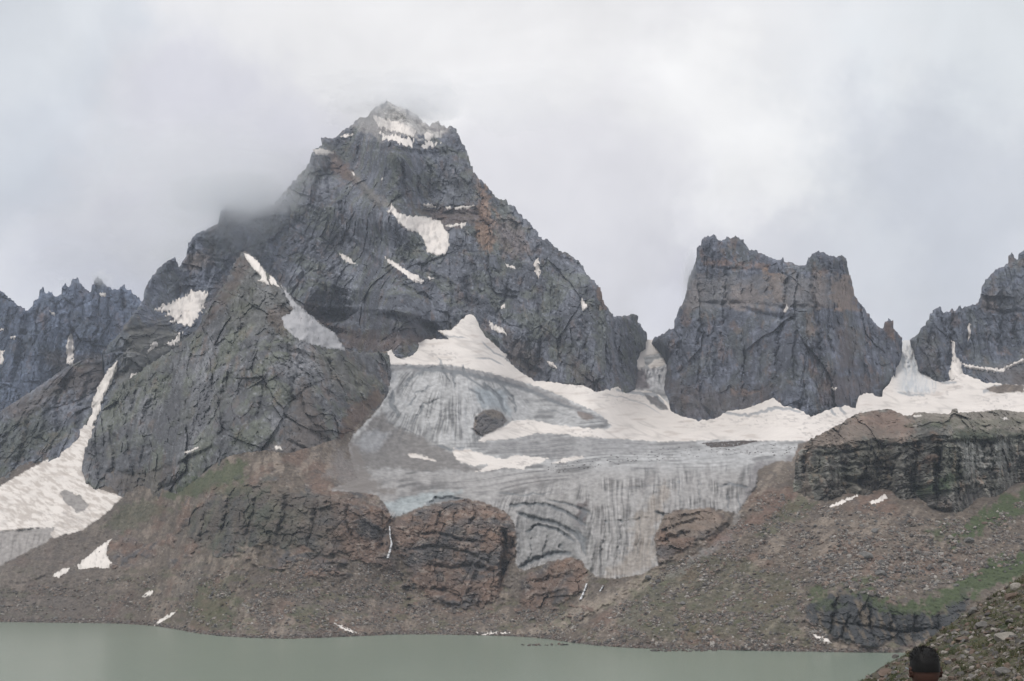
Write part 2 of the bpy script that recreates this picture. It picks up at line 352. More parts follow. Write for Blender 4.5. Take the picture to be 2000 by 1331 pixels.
G4 = [(798,888),(815,886),(841,896),(851,901),(826,898),(803,894)]
COUL_ROCK = [(1222,742),(1232,700),(1240,705),(1262,730),(1268,760),(1240,762)]
COUL_ICE = [(1240,722),(1300,715),(1302,765),(1250,762)]
APRON = [(-90,985),(0,950),(60,915),(120,882),(150,858),(162,822),(190,822),(180,870),(165,890),(160,920),(175,950),(215,962),(240,970),(205,1005),(160,1035),(105,1052),(98,1044),(108,1030),(60,1033),(0,1038),(-90,1042)]
APRON_ICE = [(-90,1040),(0,1036),(60,1031),(110,1028),(104,1050),(60,1075),(0,1104),(-90,1150)]
ICE_LOW = [(640,958),(700,935),(690,915),(680,870),(690,850),(720,820),(745,790),(757,740),(757,690),(1650,700),(1650,830),(1560,868),(1545,903),(1520,900),(1480,918),(1478,950),(1452,985),(1440,1003),(1385,992),(1320,996),(1298,1006),(1290,1025),(1278,1050),(1281,1085),(1286,1102),(1255,1122),(1220,1128),(1195,1130),(1165,1126),(1146,1112),(1136,1096),(1118,1088),(1070,1098),(1045,1108),(1020,1115),(1008,1105),(1008,1040),(1003,1018),(985,998),(958,986),(940,980),(912,974),(875,979),(845,985),(815,993),(790,1005),(766,1012),(752,985),(735,968),(700,962)]
DEBRIS = [(683,868),(700,850),(745,800),(765,830),(830,858),(890,888),(905,905),(960,920),(900,921),(760,916),(700,915),(690,890)]
DBAND = [(935,866),(960,862),(1025,853),(1050,846),(1090,848),(1130,853),(1200,858),(1290,864),(1400,862),(1300,880),(1180,892),(1142,893),(1080,895),(1037,893),(1005,888),(989,896),(960,889),(940,880)]
WEDGE = [(757,713),(830,713),(905,718),(940,725),(1040,752),(1130,790),(1195,830),(1165,838),(1035,820),(1000,822),(985,832),(945,850),(925,860),(900,885),(830,858),(765,830),(757,780)]

TOP = [(-90,940),(0,930),(60,900),(120,868),(150,848),(163,830),(235,840),(245,945),(300,952),(345,965),(385,935),(430,898),(470,885),(520,880),(560,886),(600,876),(640,862),(665,858),(690,830),(700,760),(715,690),(757,687),(781,673),(801,677),(834,662),(876,662),(855,646),(880,644),(888,638),(905,621),(916,614),(926,616),(945,654),(975,680),(1003,690),(986,697),(1000,712),(1020,728),(1043,744),(1084,747),(1110,752),(1140,753),(1167,767),(1180,762),(1200,757),(1217,749),(1224,735),(1232,700),(1248,678),(1262,663),(1308,664),(1312,685),(1302,738),(1306,775),(1310,802),(1318,809),(1363,822),(1396,819),(1419,804),(1455,798),(1475,792),(1500,782),(1509,777),(1518,784),(1528,792),(1567,802),(1584,815),(1620,800),(1645,790),(1671,798),(1677,777),(1687,764),(1711,773),(1723,776),(1725,762),(1738,750),(1747,729),(1741,701),(1756,703),(1761,690),(1762,667),(1781,664),(1790,690),(1795,708),(1812,711),(1815,733),(1833,746),(1858,744),(1880,730),(1925,748),(2000,752),(2130,735),(2130,1330),(-90,1330)]

def flow_noise(u, v):
    """streak pattern of the ice: fanning in the upper icefall, hanging and curved in the lower one"""
    du, dv = u - 890, v - 650
    ang = np.arctan2(du + .0004 * dv * np.abs(dv) * 0, dv + 40); rad = np.sqrt(du * du + dv * dv)
    a1 = fbm(ang * 26, rad / 90, 0 * u, 3, 41)
    uu = u - .10 * np.sign(u - 1180) * 0 + (v - 1000) * .22 * sstep(1200, 1050, u) - (v - 1000) * .12 * sstep(1250, 1400, u)
    a2 = fbm(uu / 9 + noise(u / 60, v / 60, 0 * u, 5), v / 90, 0 * u, 4, 47)
    vt_ = np.interp(u, [800, 1000, 1150, 1500], [990, 968, 925, 905]); w2 = sstep(-15, 20, v - vt_)
    a3 = fbm((u + 4 * v) / 300, (v + .10 * u + 14 * noise(u / 150, v / 60, 0 * u, 2)) / 7.5, 0 * u, 3, 53)     # long bands along the shelf
    w1 = sstep(880, 850, v) * sstep(1090, 960, u)
    w3 = (1 - w2) * (1 - w1)
    return a1 * w1 + a2 * w2 + a3 * w3, w1, w2, w3
ice_lines = [
 ([(1185,1000),(1180,1050),(1165,1110)], 2, -3), ([(1215,990),(1212,1050),(1200,1115)], 2, -3), ([(1250,985),(1250,1040),(1240,1100)], 2, -3), ([(1330,920),(1325,960),(1330,990)], 2, -3), ([(1370,920),(1365,955),(1368,985)], 2, -3), ([(1170,960),(1260,950),(1350,940)], 2, -3), ([(1160,1020),(1220,1018),(1270,1010)], 2, -2.5), ([(1040,1050),(1035,1085),(1028,1105)], 2, -3.5), ([(1070,1045),(1062,1080),(1050,1098)], 2, -3.5), ([(1100,1050),(1095,1075),(1085,1085)], 2, -3.5), ([(1010,870),(1060,866),(1120,868),(1190,872)], 1.8, -2.5), ([(985,880),(1040,876),(1100,878),(1160,884)], 1.8, -2.5), ([(1000,862),(1080,858),(1150,862)], 1.8, -2), ([(900,950),(1000,935),(1100,915),(1200,902)], 2, 1.8), ([(760,960),(860,952),(960,940)], 2, -1.8), ([(960,960),(1020,968),(1080,960)], 2.5, -4), ([(925,700),(960,702),(985,715)], 1.8, -4), ([(940,665),(965,690),(990,700)], 1.8, -4), ([(860,655),(890,658),(915,662)], 1.8, -3.5), ([(1170,772),(1210,775),(1260,790),(1300,815)], 2, -2.5), ([(1060,780),(1130,800),(1180,822)], 2, -3), ([(1040,790),(1100,808),(1150,825)], 2, -3),
 ([(1005,1000),(1040,1012),(1085,1022),(1120,1040),(1140,1065)], 3.5, -9), ([(985,990),(1020,985),(1065,985),(1105,1000),(1150,1030)], 3, -7),
 ([(1025,1040),(1050,1025),(1090,1035),(1125,1060)], 3, -8), ([(1120,1030),(1140,1052),(1143,1090)], 4, -5), ([(1142,985),(1138,1010),(1132,1030)], 6, -4),
 ([(1060,975),(1110,985),(1150,1000),(1160,1020)], 2.5, -5), ([(1010,1110),(1040,1095),(1080,1080),(1120,1082)], 4, -9), ([(1015,1010),(1018,1060),(1012,1100)], 4, -2.5),
 ([(858,700),(866,725),(880,748)], 1.8, -9), ([(885,725),(888,760)], 1.8, -8), ([(905,712),(905,730)], 2, -8), ([(830,722),(850,716),(872,722)], 2, -5), ([(890,722),(925,745),(955,765)], 2.2, -6),
 ([(940,745),(975,775),(990,812)], 3.5, -8), ([(965,735),(1000,775),(1010,812)], 2.5, -6), ([(945,790),(935,770),(915,760)], 3, -5), ([(912,872),(885,880),(850,868)], 2.5, -6),
 ([(780,770),(800,740),(835,725)], 2.5, -5), ([(790,800),(815,770),(850,750)], 2.5, -5), ([(800,830),(830,790),(862,775)], 2, -5), ([(768,760),(765,790),(780,815)], 4, -8),
 ([(870,770),(862,820),(868,865)], 1.6, -3), ([(890,775),(885,830),(890,870)], 1.6, -3), ([(912,775),(910,815)], 1.6, -3), ([(845,775),(838,820),(845,855)], 1.6, -3),
 ([(770,712),(830,722),(900,728),(960,742),(1040,765),(1120,800)], 5, -5), ([(1475,905),(1478,935),(1462,965)], 4, 7), ([(1390,900),(1440,905),(1472,912)], 3, 5), ([(1400,950),(1430,945),(1470,955)], 3, -5),
 ([(1440,960),(1445,1000)], 3, -4), ([(1420,955),(1424,1000)], 3, -4), ([(1280,1000),(1300,1006),(1325,1004)], 3, -8), ([(1150,1000),(1160,1060),(1150,1115)], 5, 5),
 ([(1406,804),(1450,812),(1485,806),(1515,797),(1545,800),(1567,806)], 2.2, -9), ([(1620,797),(1632,812)], 2.5, -7), ([(1640,795),(1650,810)], 2.5, -6), ([(1605,805),(1612,790)], 2, 6),
 ([(1752,766),(1780,773),(1806,770)], 2, -6), ([(1770,755),(1776,770)], 3, -6), ([(1786,752),(1790,768)], 2.5, -5), ([(1762,690),(1768,725),(1772,735)], 2.5, -6), ([(1780,690),(1785,720),(1790,735)], 2.5, -6),
 ([(1835,746),(1870,748)], 2.5, -6), ([(1915,765),(1950,758),(1985,764)], 4, -7), ([(1200,762),(1240,768),(1280,772),(1298,790)], 3, -6), ([(1262,722),(1258,745)], 2, 5), ([(1285,722),(1290,755)], 2, -5),
 ([(830,985),(865,972),(890,975),(925,985)], 4, -16), ([(762,1010),(757,1045),(762,1090)], 5, -14)]
scree_lines = [([(1300,1112),(1230,1160),(1150,1205),(1075,1245)], 5, -5), ([(1440,1010),(1390,1060),(1320,1108)], 5, -4), ([(775,1095),(790,1140),(800,1190),(805,1236)], 5, -5), ([(700,1110),(640,1160),(600,1200)], 5, -3), ([(1560,985),(1480,1060),(1400,1140)], 7, 4), ([(1530,1000),(1440,1090),(1330,1190)], 5, -4), ([(1600,1020),(1560,1100),(1575,1170)], 6, -4), ([(240,1010),(160,1080),(60,1150)], 6, -4), ([(470,1090),(380,1140),(310,1200)], 7, 4), ([(500,1120),(440,1180),(420,1230)], 5, -4), ([(560,1100),(540,1160),(520,1210)], 5, -4), ([(1660,1020),(1620,1070)], 6, 4), ([(1880,1020),(1800,1080),(1720,1120)], 7, -4)]
cliff_lines = [
 ([(928,842),(936,824),(958,812)], 2.5, -7), ([(940,850),(953,834),(978,822)], 2.5, -7), ([(942,806),(962,803),(980,810)], 3, 5), ([(933,832),(945,820),(966,817)], 2, 4),
 ([(985,1030),(988,1070),(984,1110),(978,1160)], 7, -22), ([(1003,1050),(995,1090),(985,1130)], 6, -18), ([(765,1045),(775,1080),(790,1120)], 5, -12), ([(925,985),(930,1010),(905,1030)], 3, -7),
 ([(800,1050),(850,1040),(900,1055),(950,1060)], 3, -6), ([(790,1075),(850,1068),(910,1078),(960,1100)], 3, -6), ([(830,1100),(880,1110),(930,1105),(970,1120)], 4, -8), ([(840,1150),(870,1155),(905,1170)], 4, -8),
 ([(860,1000),(852,1040)], 3, -6), ([(890,990),(885,1030)], 3, -5), ([(935,1085),(920,1130),(905,1165)], 4, 8), ([(860,1165),(875,1175),(900,1180)], 6, 9), ([(925,1165),(935,1178)], 6, 8), ([(820,1140),(830,1150)], 6, 8),
 ([(1030,1140),(1080,1130),(1130,1120)], 4, -7), ([(1025,1165),(1070,1155),(1120,1145)], 4, 7), ([(1290,1040),(1330,1025),(1370,1015)], 4, -8), ([(1285,1060),(1310,1050),(1350,1040)], 5, -9), ([(1300,1010),(1340,1000),(1390,998)], 4, 6),
 ([(400,1000),(395,1040),(385,1065)], 4, -9), ([(450,970),(440,1010),(430,1050)], 4, -9), ([(500,960),(495,1000),(480,1050)], 4, -8), ([(560,965),(555,1010),(540,1050)], 4, -8), ([(620,975),(610,1030),(600,1070)], 4, -8), ([(680,975),(675,1020),(690,1060)], 4, -8),
 ([(745,1000),(748,1040),(742,1080)], 6, -12), ([(720,975),(722,1010)], 4, -6), ([(1640,1155),(1630,1190),(1625,1225),(1620,1245)], 4, -10), ([(1660,1200),(1650,1230),(1645,1250)], 3, -9), ([(1700,1180),(1700,1225),(1710,1255)], 3, -7),
 ([(1745,1200),(1740,1240)], 3, -7), ([(1790,1200),(1785,1245)], 3, -7), ([(1835,1195),(1830,1235)], 3, -7), ([(1600,1215),(1680,1222),(1760,1235),(1840,1225)], 3, -5)]

def masks(u, v):
    z0 = 0 * u
    wob = 2.2 * (noise(u / 9, v / 7, z0, 61) + .6 * noise(u / 4, v / 3, z0, 62)); wob2 = 6 * (noise(u / 22, v / 18, z0, 63) + .6 * noise(u / 9, v / 9, z0, 64))
    mk_ = {}
    CS = [(1236,702),(1248,680),(1262,658),(1308,658),(1314,690),(1301,710),(1290,716),(1272,722),(1262,712),(1252,722),(1243,722)]
    snow = np.maximum.reduce([sd(u, v, SNOW_G), sdl(u, v, G2), sdl(u, v, G3), sdl(u, v, G4), sdl(u, v, APRON)]) + wob
    cs_ = sdl(u, v, CS) + wob
    for hole in ([(118,958),(150,965),(172,985),(160,1003),(132,992)],):
        snow = np.minimum(snow, -sdl(u, v, hole) + wob2 * 1.3)
    snow = np.minimum(snow, -sdl(u, v, [(1922,760),(1960,750),(2000,752),(2000,765),(1950,769)]) + wob)
    snow = np.minimum(snow, -sdl(u, v, COUL_ROCK) + wob2 * .6); snow = np.minimum(snow, -sdl(u, v, COUL_ICE) + wob2 * .6)
    snow = np.minimum(snow, -sdl(u, v, [(1260,772),(1285,775),(1305,800),(1290,800),(1270,790)]) + wob2 * .5)
    ice = np.maximum.reduce([sd(u, v, ICE_LOW), sdl(u, v, APRON_ICE), sdl(u, v, APRON) - 3, sdl(u, v, [(1217,748),(1224,735),(1232,700),(1248,670),(1308,655),(1315,690),(1302,738),(1312,805),(1230,790)])]) + wob
    wob3 = 22 * (noise(u / 34, v / 24, z0, 56) + .6 * noise(u / 13, v / 10, z0, 57))
    cliff = np.maximum.reduce([sdl(u, v, p) for p in (O1, O2, O3)] + [sdl(u, v, O6) - .3 * wob2] + [sdl(u, v, p, 45) + wob3 - 3 for p in (O4, O5, Q1)]) + wob2 * 1.1 - 2
    cliff = np.maximum(cliff, np.minimum(sdl(u, v, [(330,1110),(360,960),(480,925),(700,955),(765,1030),(770,1110),(640,1130),(500,1110)], 40), 40 * (noise(u / 40, v / 22, z0, 58) + .5 * noise(u / 14, v / 9, z0, 59)) - 4))
    cliff = np.maximum(cliff, np.minimum(sdl(u, v, [(790,1110),(860,1180),(1000,1190),(1150,1180),(1170,1215),(900,1225),(780,1180)], 40), 40 * (noise(u / 26, v / 12, z0, 58) + .5 * noise(u / 9, v / 6, z0, 59)) - 14))
    snow = np.maximum(snow, np.minimum(cs_, -sdl(u, v, [(1258,700),(1285,690),(1300,698),(1280,704),(1262,718)]) + wob2 * .4))
    mk_['snow'], mk_['ice'], mk_['cliff'] = snow, ice, cliff
    return mk_

def lower_depth(u, v, detail=True):
    Y = G(u, v) + 35 * sstep(775, 735, v) * sstep(1212, 1228, u) * sstep(1330, 1312, u) + 60 * sstep(765, 725, v) * sstep(1735, 1750, u) * sstep(1850, 1835, u)
    Y = Y.astype(np.float32); P = pt(u, v, Y); x, y, z = P[:, 0], P[:, 1], P[:, 2]
    mk_ = masks(u, v); snow, ice, cliff = mk_['snow'], mk_['ice'], mk_['cliff']
    ws = sstep(-1.5, 3, snow); wi = sstep(-2, 4, ice) * (1 - ws); wc = sstep(-9, 9, cliff) * (1 - ws)
    wg = (1 - ws) * (1 - wi) * (1 - wc)
    d = np.zeros_like(Y); wobc = 7 * noise(u / 17, v / 13, 0 * u, 66) + 4 * noise(u / 7, v / 6, 0 * u, 67)
    d += ws * (3.5 + 3.0 * fbm(x / 90, y / 90, z / 60, 3, 70) + .35 * fbm(x / 12, y / 25, z / 6, 3, 72))
    fn, w1, w2, w3 = flow_noise(u, v)
    steep = w1 * .8 + w2
    d += wi * (fn * (3.6 * w1 + 3.6 * w2 + 1.1 * w3) + 1.1 * steep * fbm(x / 9, y / 9, z / 5, 3, 75) + 5 * steep * fbm(x / 70, y / 70, z / 60, 2, 77))
    wq = 1.5 * noise(x / 11, y / 11, z / 9, 81) + .7 * noise(x / 4, y / 4, z / 3, 82)
    v1, e1, _ = facets((x + wq) / 26, (z + wq) / 20, 11); v2, e2, _ = facets((x + wq) / 10, (z + wq * .6) / 7, 12); v3, e3, _ = facets((x + wq * .5) / 4, (z + wq * .3) / 2.6, 13)
    d += wc * (3 + 2.5 * ridged(x / 60, y / 60, z / 44, 2, 80) + 4.6 * v1 - 1.3 * e1 + 2.6 * v2 - .7 * e2 + 1.3 * v3 - .35 * e3 + .9 * fbm(x / 4, y / 4, z / 3, 3, 88, .6))
    fall_ = sstep(-4, 8, np.maximum(sdl(u, v, [(1762,670),(1784,670),(1800,712),(1832,745),(1825,768),(1770,772),(1758,760),(1768,730)]), sdl(u, v, [(1248,715),(1302,712),(1300,762),(1252,760)])))
    d += fall_ * 5 * ridged(u / 6.5, v / 15, 0 * u, 3, 182, .6)
    d += wg * grooves(u, v, scree_lines)
    d += wg * (3.2 * fbm(x / 60, y / 60, z / 40, 3, 90) + 2.1 * fbm(x / 9, y / 9, z / 6, 4, 93, .75))
    d += grooves(u, v, ice_lines) * (ws * .8 + wi + .7 * wc) + grooves(u, v, cliff_lines) * np.clip(wc + .2, 0, 1)
    for p, hgt, rr in ((O1, 3, 8), (O2, 3, 8), (O3, 4, 8), (O6, 10, 7)):
        s = sdl(u, v, p, 40) + wobc; t = np.clip(s / rr, 0, 1); d += hgt * np.sqrt(t * (2 - t))
    return Y - d, (ws, wi, wc, wg, fn, w1, w2, w3), mk_

GREENS = [([(318,970),(370,940),(420,913),(468,896),(480,912),(470,940),(420,955),(350,980)], .75), ([(410,950),(470,940),(500,965),(440,975)], .5), ([(400,1140),(440,1130),(470,1180),(450,1225),(400,1215),(370,1190)], .35),
          ([(560,1195),(600,1185),(645,1215),(640,1228),(590,1222)], .5), ([(350,1180),(420,1170),(470,1230),(380,1232)], .3), ([(1840,1055),(1880,1025),(1955,975),(2040,945),(2040,990),(1930,1035),(1865,1065)], 1.0),
          ([(1815,1040),(1850,1015),(1865,1020),(1835,1050)], .8), ([(1660,1150),(1700,1152),(1740,1185),(1800,1178),(1850,1150),(1930,1098),(2040,1060),(2040,1110),(1900,1160),(1830,1200),(1740,1200),(1690,1178)], 1.0), ([(1570,1165),(1610,1130),(1660,1124),(1725,1132),(1640,1148),(1600,1160),(1650,1180),(1600,1190)], .8),
          ([(1250,1130),(1400,1080),(1560,1130),(1560,1240),(1300,1250),(1200,1220)], .30), ([(1540,975),(1560,960),(1590,985),(1500,1050),(1470,1060)], .5), ([(1060,1215),(1100,1200),(1120,1215),(1060,1230)], .4), ([(240,985),(300,975),(330,1000),(240,1040),(200,1030)], .35)]
U, V, S, F = grid(TOP, 1.8, 2.2, 7., 21)
Yd, (ws, wi, wc, wg, fn, w1, w2, w3), mks = lower_depth(U, V)
P = pt(U, V, Yd); x, y, z = P.T; z0 = 0 * U
# --- albedo of each ground type
big = fbm(x / 160, y / 160, z / 120, 3, 100); fine = fbm(x / 7, y / 7, z / 5, 3, 103, .7); spk = noise(x / 2.5, y / 2.5, z / 2, 107)
c_s = SCREE * (1 + .24 * big + .30 * fine)[:, None]
c_s = mixc(c_s, np.array([.165, .145, .13]), sstep(.1, .8, fbm(x / 70, y / 70, z / 60, 3, 110)) * .7)
c_s = mixc(c_s, np.array([.175, .115, .092]), sstep(.15, .7, fbm(x / 45, y / 90, z / 50, 3, 115)) * .55)
c_s = mixc(c_s, np.array([.36, .33, .31]), sstep(.55, .75, spk) * .6)
slant = np.where(U < 1150, .25, .9); stk = fbm((U + slant * V) / 11, V / 70, z0, 4, 178, .6)
c_s = c_s * (1 + .22 * stk)[:, None]
c_s = mixc(c_s, np.array([.26, .22, .185]), sstep(.25, .8, fbm((U + slant * V) / 26, V / 60, z0, 4, 179, .65)) * .75)
c_s = mixc(c_s, np.array([.105, .092, .085]), sstep(.2, .8, fbm(U / 30, V / 12, z0, 4, 180, .65)) * .7)
c_s = mixc(c_s, np.array([.10, .105, .06]), sstep(.25, .7, fbm(U / 40, V / 16, z0, 4, 181, .65)) * .5 * sstep(1080, 1140, V))
far_left = sstep(330, 120, U); c_s = mixc(c_s, np.array([.125, .112, .105]), far_left * .5)
c_s = paint(c_s, U, V, [(1000,1240),(1100,1200),(1250,1130),(1290,1110),(1310,1125),(1200,1180),(1090,1240)], [.36, .31, .26], .55, 8, 8)
c_s = paint(c_s, U, V, [(1290,1130),(1420,1040),(1440,1000),(1450,1005),(1430,1050),(1330,1125)], [.25, .25, .25], .5, 5, 8)
c_s = paint(c_s, U, V, [(1380,1075),(1440,1040),(1560,990),(1540,960),(1480,1000),(1400,1050)], [.17, .10, .08], .5, 8, 12)
c_s = paint(c_s, U, V, [(660,870),(740,950),(700,960),(640,930)], [.2, .185, .18], .8, 12, 12)
for k, (p, kk) in enumerate(GREENS): c_s = paint(c_s, U, V, p, GREEN * 1.15, kk, 6, 14, 16, k)
c_c = mixc(np.tile(np.array([.172, .124, .102]), (len(U), 1)), np.array([.10, .095, .097]), sstep(-.3, .6, fbm(x / 40, y / 40, z / 25, 3, 120)))
c_c = mixc(c_c, np.array([.195, .135, .105]), sstep(.0, .7, fbm(x / 22, y / 25, z / 14, 4, 124, .6)) * .75)
_, ec, tcn = facets(x / 7, z / 4.5, 15); c_c = c_c * (1 + .16 * tcn - .25 * ec)[:, None]
c_c = mixc(c_c, np.array([.33, .29, .26]), sstep(.25, .8, fbm(x / 8, y / 10, z / 5, 4, 127, .65)) * .55)
q = sdl(U, V, Q1, 30); tq = sstep(-4, 6, q)
c_c = mixc(c_c, mixc(np.tile([.06, .062, .066], (len(U), 1)), np.array([.15, .125, .10]), sstep(0, .7, fbm(x / 5, y / 30, z / 22, 3, 129))), tq)
c_c = mixc(c_c, mixc(np.tile([.075, .075, .072], (len(U), 1)), np.array([.12, .115, .10]), sstep(0, .6, fbm(x / 14, y / 14, z / 22, 3, 131))), sstep(-4, 6, sdl(U, V, O4, 30)) * sstep(720, 600, U) * .7)
c_c = mixc(c_c, OLIVE * .95, sstep(-.1, .5, fbm(x / 30, y / 30, z / 30, 3, 133)) * .5 * sstep(640, 500, U) * sstep(330, 400, U))
c_c = paint(c_c, U, V, O6, [.12, .118, .122], .85, 3, 3)
c_c = paint(c_c, U, V, [(945,803),(962,800),(982,808),(975,822),(955,815)], [.21, .18, .15], .7, 3, 4)
c_c = paint(c_c, U, V, [(1300,1005),(1350,992),(1400,995),(1420,1020),(1400,1036),(1340,1050),(1300,1035)], [.235, .19, .158], .7, 5, 8)
for k, (p, kk) in enumerate(GREENS): c_c = paint(c_c, U, V, p, GREEN, kk * .8, 5, 12, 14, k)
c_i = np.tile(ICE, (len(U), 1)) * (1 + .10 * np.clip(fn, -1.2, 1.2) * (w1 + w2) + .20 * np.clip(fn, -1.2, 1.2) * w3)[:, None]
c_i = mixc(c_i, np.array([.305, .296, .294]), sstep(895, 935, V) * .9)
du_, dv_ = U - 890, V - 650; an_ = np.arctan2(du_, dv_ + 40); rd_ = np.sqrt(du_ ** 2 + dv_ ** 2)
wv_ = .6 * noise(U / 40, V / 40, z0, 160)
l1 = 1 - np.abs(noise(an_ * 32 + wv_, rd_ / 110, z0, 161)) * 3.2; l1b = 1 - np.abs(noise(an_ * 5, (rd_ + 30 * noise(U / 60, V / 60, z0, 163)) / 16, z0, 162)) * 3.5
uu_ = U + (V - 1000) * .30 * sstep(1200, 1080, U) + (V - 960) ** 2 * .0006 * sstep(1150, 1300, U) - (V - 960) ** 2 * .0010 * sstep(1330, 1450, U)
l2 = 1 - np.abs(noise(uu_ / 7.5 + wv_, V / 120, z0, 164)) * 2.8; l2b = noise(uu_ / 3.4, V / 60, z0, 165) + .5 * noise(U / 30, (V + .15 * U) / 4, z0, 187); l2c = noise(uu_ / 26, V / 90, z0, 166)
bb_ = V + .10 * U + 16 * noise(U / 180, V / 80, z0, 2); l3 = 1 - np.abs(noise(U / 260, bb_ / 8, z0, 167)) * 2.8; l3b = noise(U / 120, bb_ / 4.5, z0, 168)
lines_ = w1 * (.60 * np.clip(l1, 0, 1) + .35 * np.clip(l1b, 0, 1)) + w2 * (.55 * np.clip(l2, 0, 1) + .42 * l2b + .22 * l2c) + w3 * (.60 * np.clip(l3, 0, 1) + .30 * l3b)
c_i = c_i * np.clip(1.10 - lines_ * sstep(.0, .5, .35 + noise(U / 35, V / 35, z0, 169)), .4, 1.3)[:, None]
c_i = mixc(c_i, np.array([.20, .185, .18]), sstep(.2, .9, fbm(U / 26, V / 40, z0, 4, 140)) * .38 * sstep(860, 900, V))
c_i = paint(c_i, U, V, DEBRIS, [.20, .19, .185], .95, 5, 5)
c_i = paint(c_i, U, V, [(690,868),(720,838),(760,845),(740,880),(700,885)], [.34, .345, .36], .9, 6, 6)
c_i = paint(c_i, U, V, DBAND, [.24, .235, .24], .55, 4, 5)
c_i = paint(c_i, U, V, [(757,711),(830,711),(905,716),(1000,738),(1120,790),(1195,828),(1150,815),(1080,785),(1000,755),(900,735),(840,722),(757,728)], [.235, .23, .235], .75, 3, 4)
c_i = paint(c_i, U, V, [(1128,985),(1146,980),(1142,1030),(1120,1045)], [.12, .10, .10], .8, 4, 8)
c_i = paint(c_i, U, V, [(1230,1080),(1240,1010),(1300,945),(1310,960),(1290,1005),(1275,1050),(1280,1115),(1180,1135),(1190,1110)], [.30, .255, .215], .5, 9, 12)
c_i = paint(c_i, U, V, [(1470,905),(1550,895),(1560,960),(1480,1000),(1440,1010)], [.19, .18, .185], .85, 8, 8)
c_i = paint(c_i, U, V, [(1128,806),(1150,805),(1160,816),(1140,822)], [.16, .12, .10], .7, 3, 4)
c_i = paint(c_i, U, V, [(740,985),(775,975),(850,960),(900,962),(830,990),(780,1010)], [.36, .41, .43], .7, 6, 6)
c_i = paint(c_i, U, V, [(1010,990),(1100,990),(1150,1040),(1135,1090),(1060,1095),(1010,1110)], [.27, .27, .275], .6, 6, 6)
c_i = paint(c_i, U, V, [(925,760),(985,760),(1000,820),(975,800),(940,795)], [.36, .41, .45], .7, 6, 5)
c_i = paint(c_i, U, V, COUL_ICE, [.50, .50, .52], .8, 4, 4)
c_i = paint(c_i, U, V, COUL_ROCK, [.15, .13, .135], .9, 5, 8)
c_i = paint(c_i, U, V, [(1260,772),(1285,775),(1305,800),(1290,800),(1270,790)], [.15, .14, .14], .9, 3, 4)
c_i = mixc(c_i, np.array([.32, .30, .29]) , sstep(250, 200, U) * .85) * (1 + .25 * fbm(U / 9, V / 5, z0, 3, 171))[:, None]
c_i = paint(c_i, U, V, [(640,955),(672,905),(676,862),(700,868),(712,905),(735,940),(770,965),(700,968)], [.20, .18, .168], .85, 10, 12)
dirt = sstep(.25, .9, fbm(U / 55 + V / 30, V / 8, z0, 4, 150))
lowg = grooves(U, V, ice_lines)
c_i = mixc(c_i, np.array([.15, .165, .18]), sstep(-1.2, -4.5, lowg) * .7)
c_n = np.tile(SNOW, (len(U), 1)) * (1 - .22 * np.clip(1 - 3.5 * np.abs(noise((U + 1.2 * V) / 60, (V - .35 * U) / 9, z0, 172)), 0, 1) * sstep(0, .5, noise(U / 70, V / 40, z0, 173)))[:, None] * (1 + .05 * fbm(U / 60, V / 14, z0, 3, 152))[:, None]
c_n = mixc(c_n, np.array([.50, .44, .40]), dirt * .55)
c_n = mixc(c_n, np.array([.47, .42, .385]), sstep(-.3, .6, fbm((U + V) / 26, (V - .6 * U) / 9, z0, 4, 185, .6)) * .8 * sstep(300, 240, U))
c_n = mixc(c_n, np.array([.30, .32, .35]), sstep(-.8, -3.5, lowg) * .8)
c_n = mixc(c_n, np.array([.36, .40, .45]), sstep(-.1, .4, noise(U / 5, V / 24, z0, 174) + .5 * noise(U / 2.5, V / 12, z0, 175)) * sstep(-6, 8, sdl(U, V, [(1762,670),(1784,670),(1800,712),(1832,745),(1825,768),(1770,772),(1758,760),(1768,730)])) * .7)
c_n = mixc(c_n, np.array([.40, .37, .36]), sstep(.25, .6, fbm(U / 16, V / 5, z0, 4, 176, .65)) * .6 * sstep(.0, .5, noise(U / 90, V / 50, z0, 177)))
c_n = mixc(c_n, np.array([.62, .65, .68]), sstep(1740, 1765, U) * sstep(1840, 1800, U) * sstep(775, 760, V) * .6)
col = c_s; col = mixc(col, c_c, sstep(-7, 5, mks['cliff'] + 5 * noise(U / 5, V / 4, z0, 69))); col = mixc(col, c_i, sstep(-1.5, 1.5, mks['ice']) * (1 - sstep(-2, 2, sdl(U, V, O6)))); col = mixc(col, c_n, sstep(-.8, .8, mks['snow']) * (1 - sstep(-2, 2, sdl(U, V, O6))))
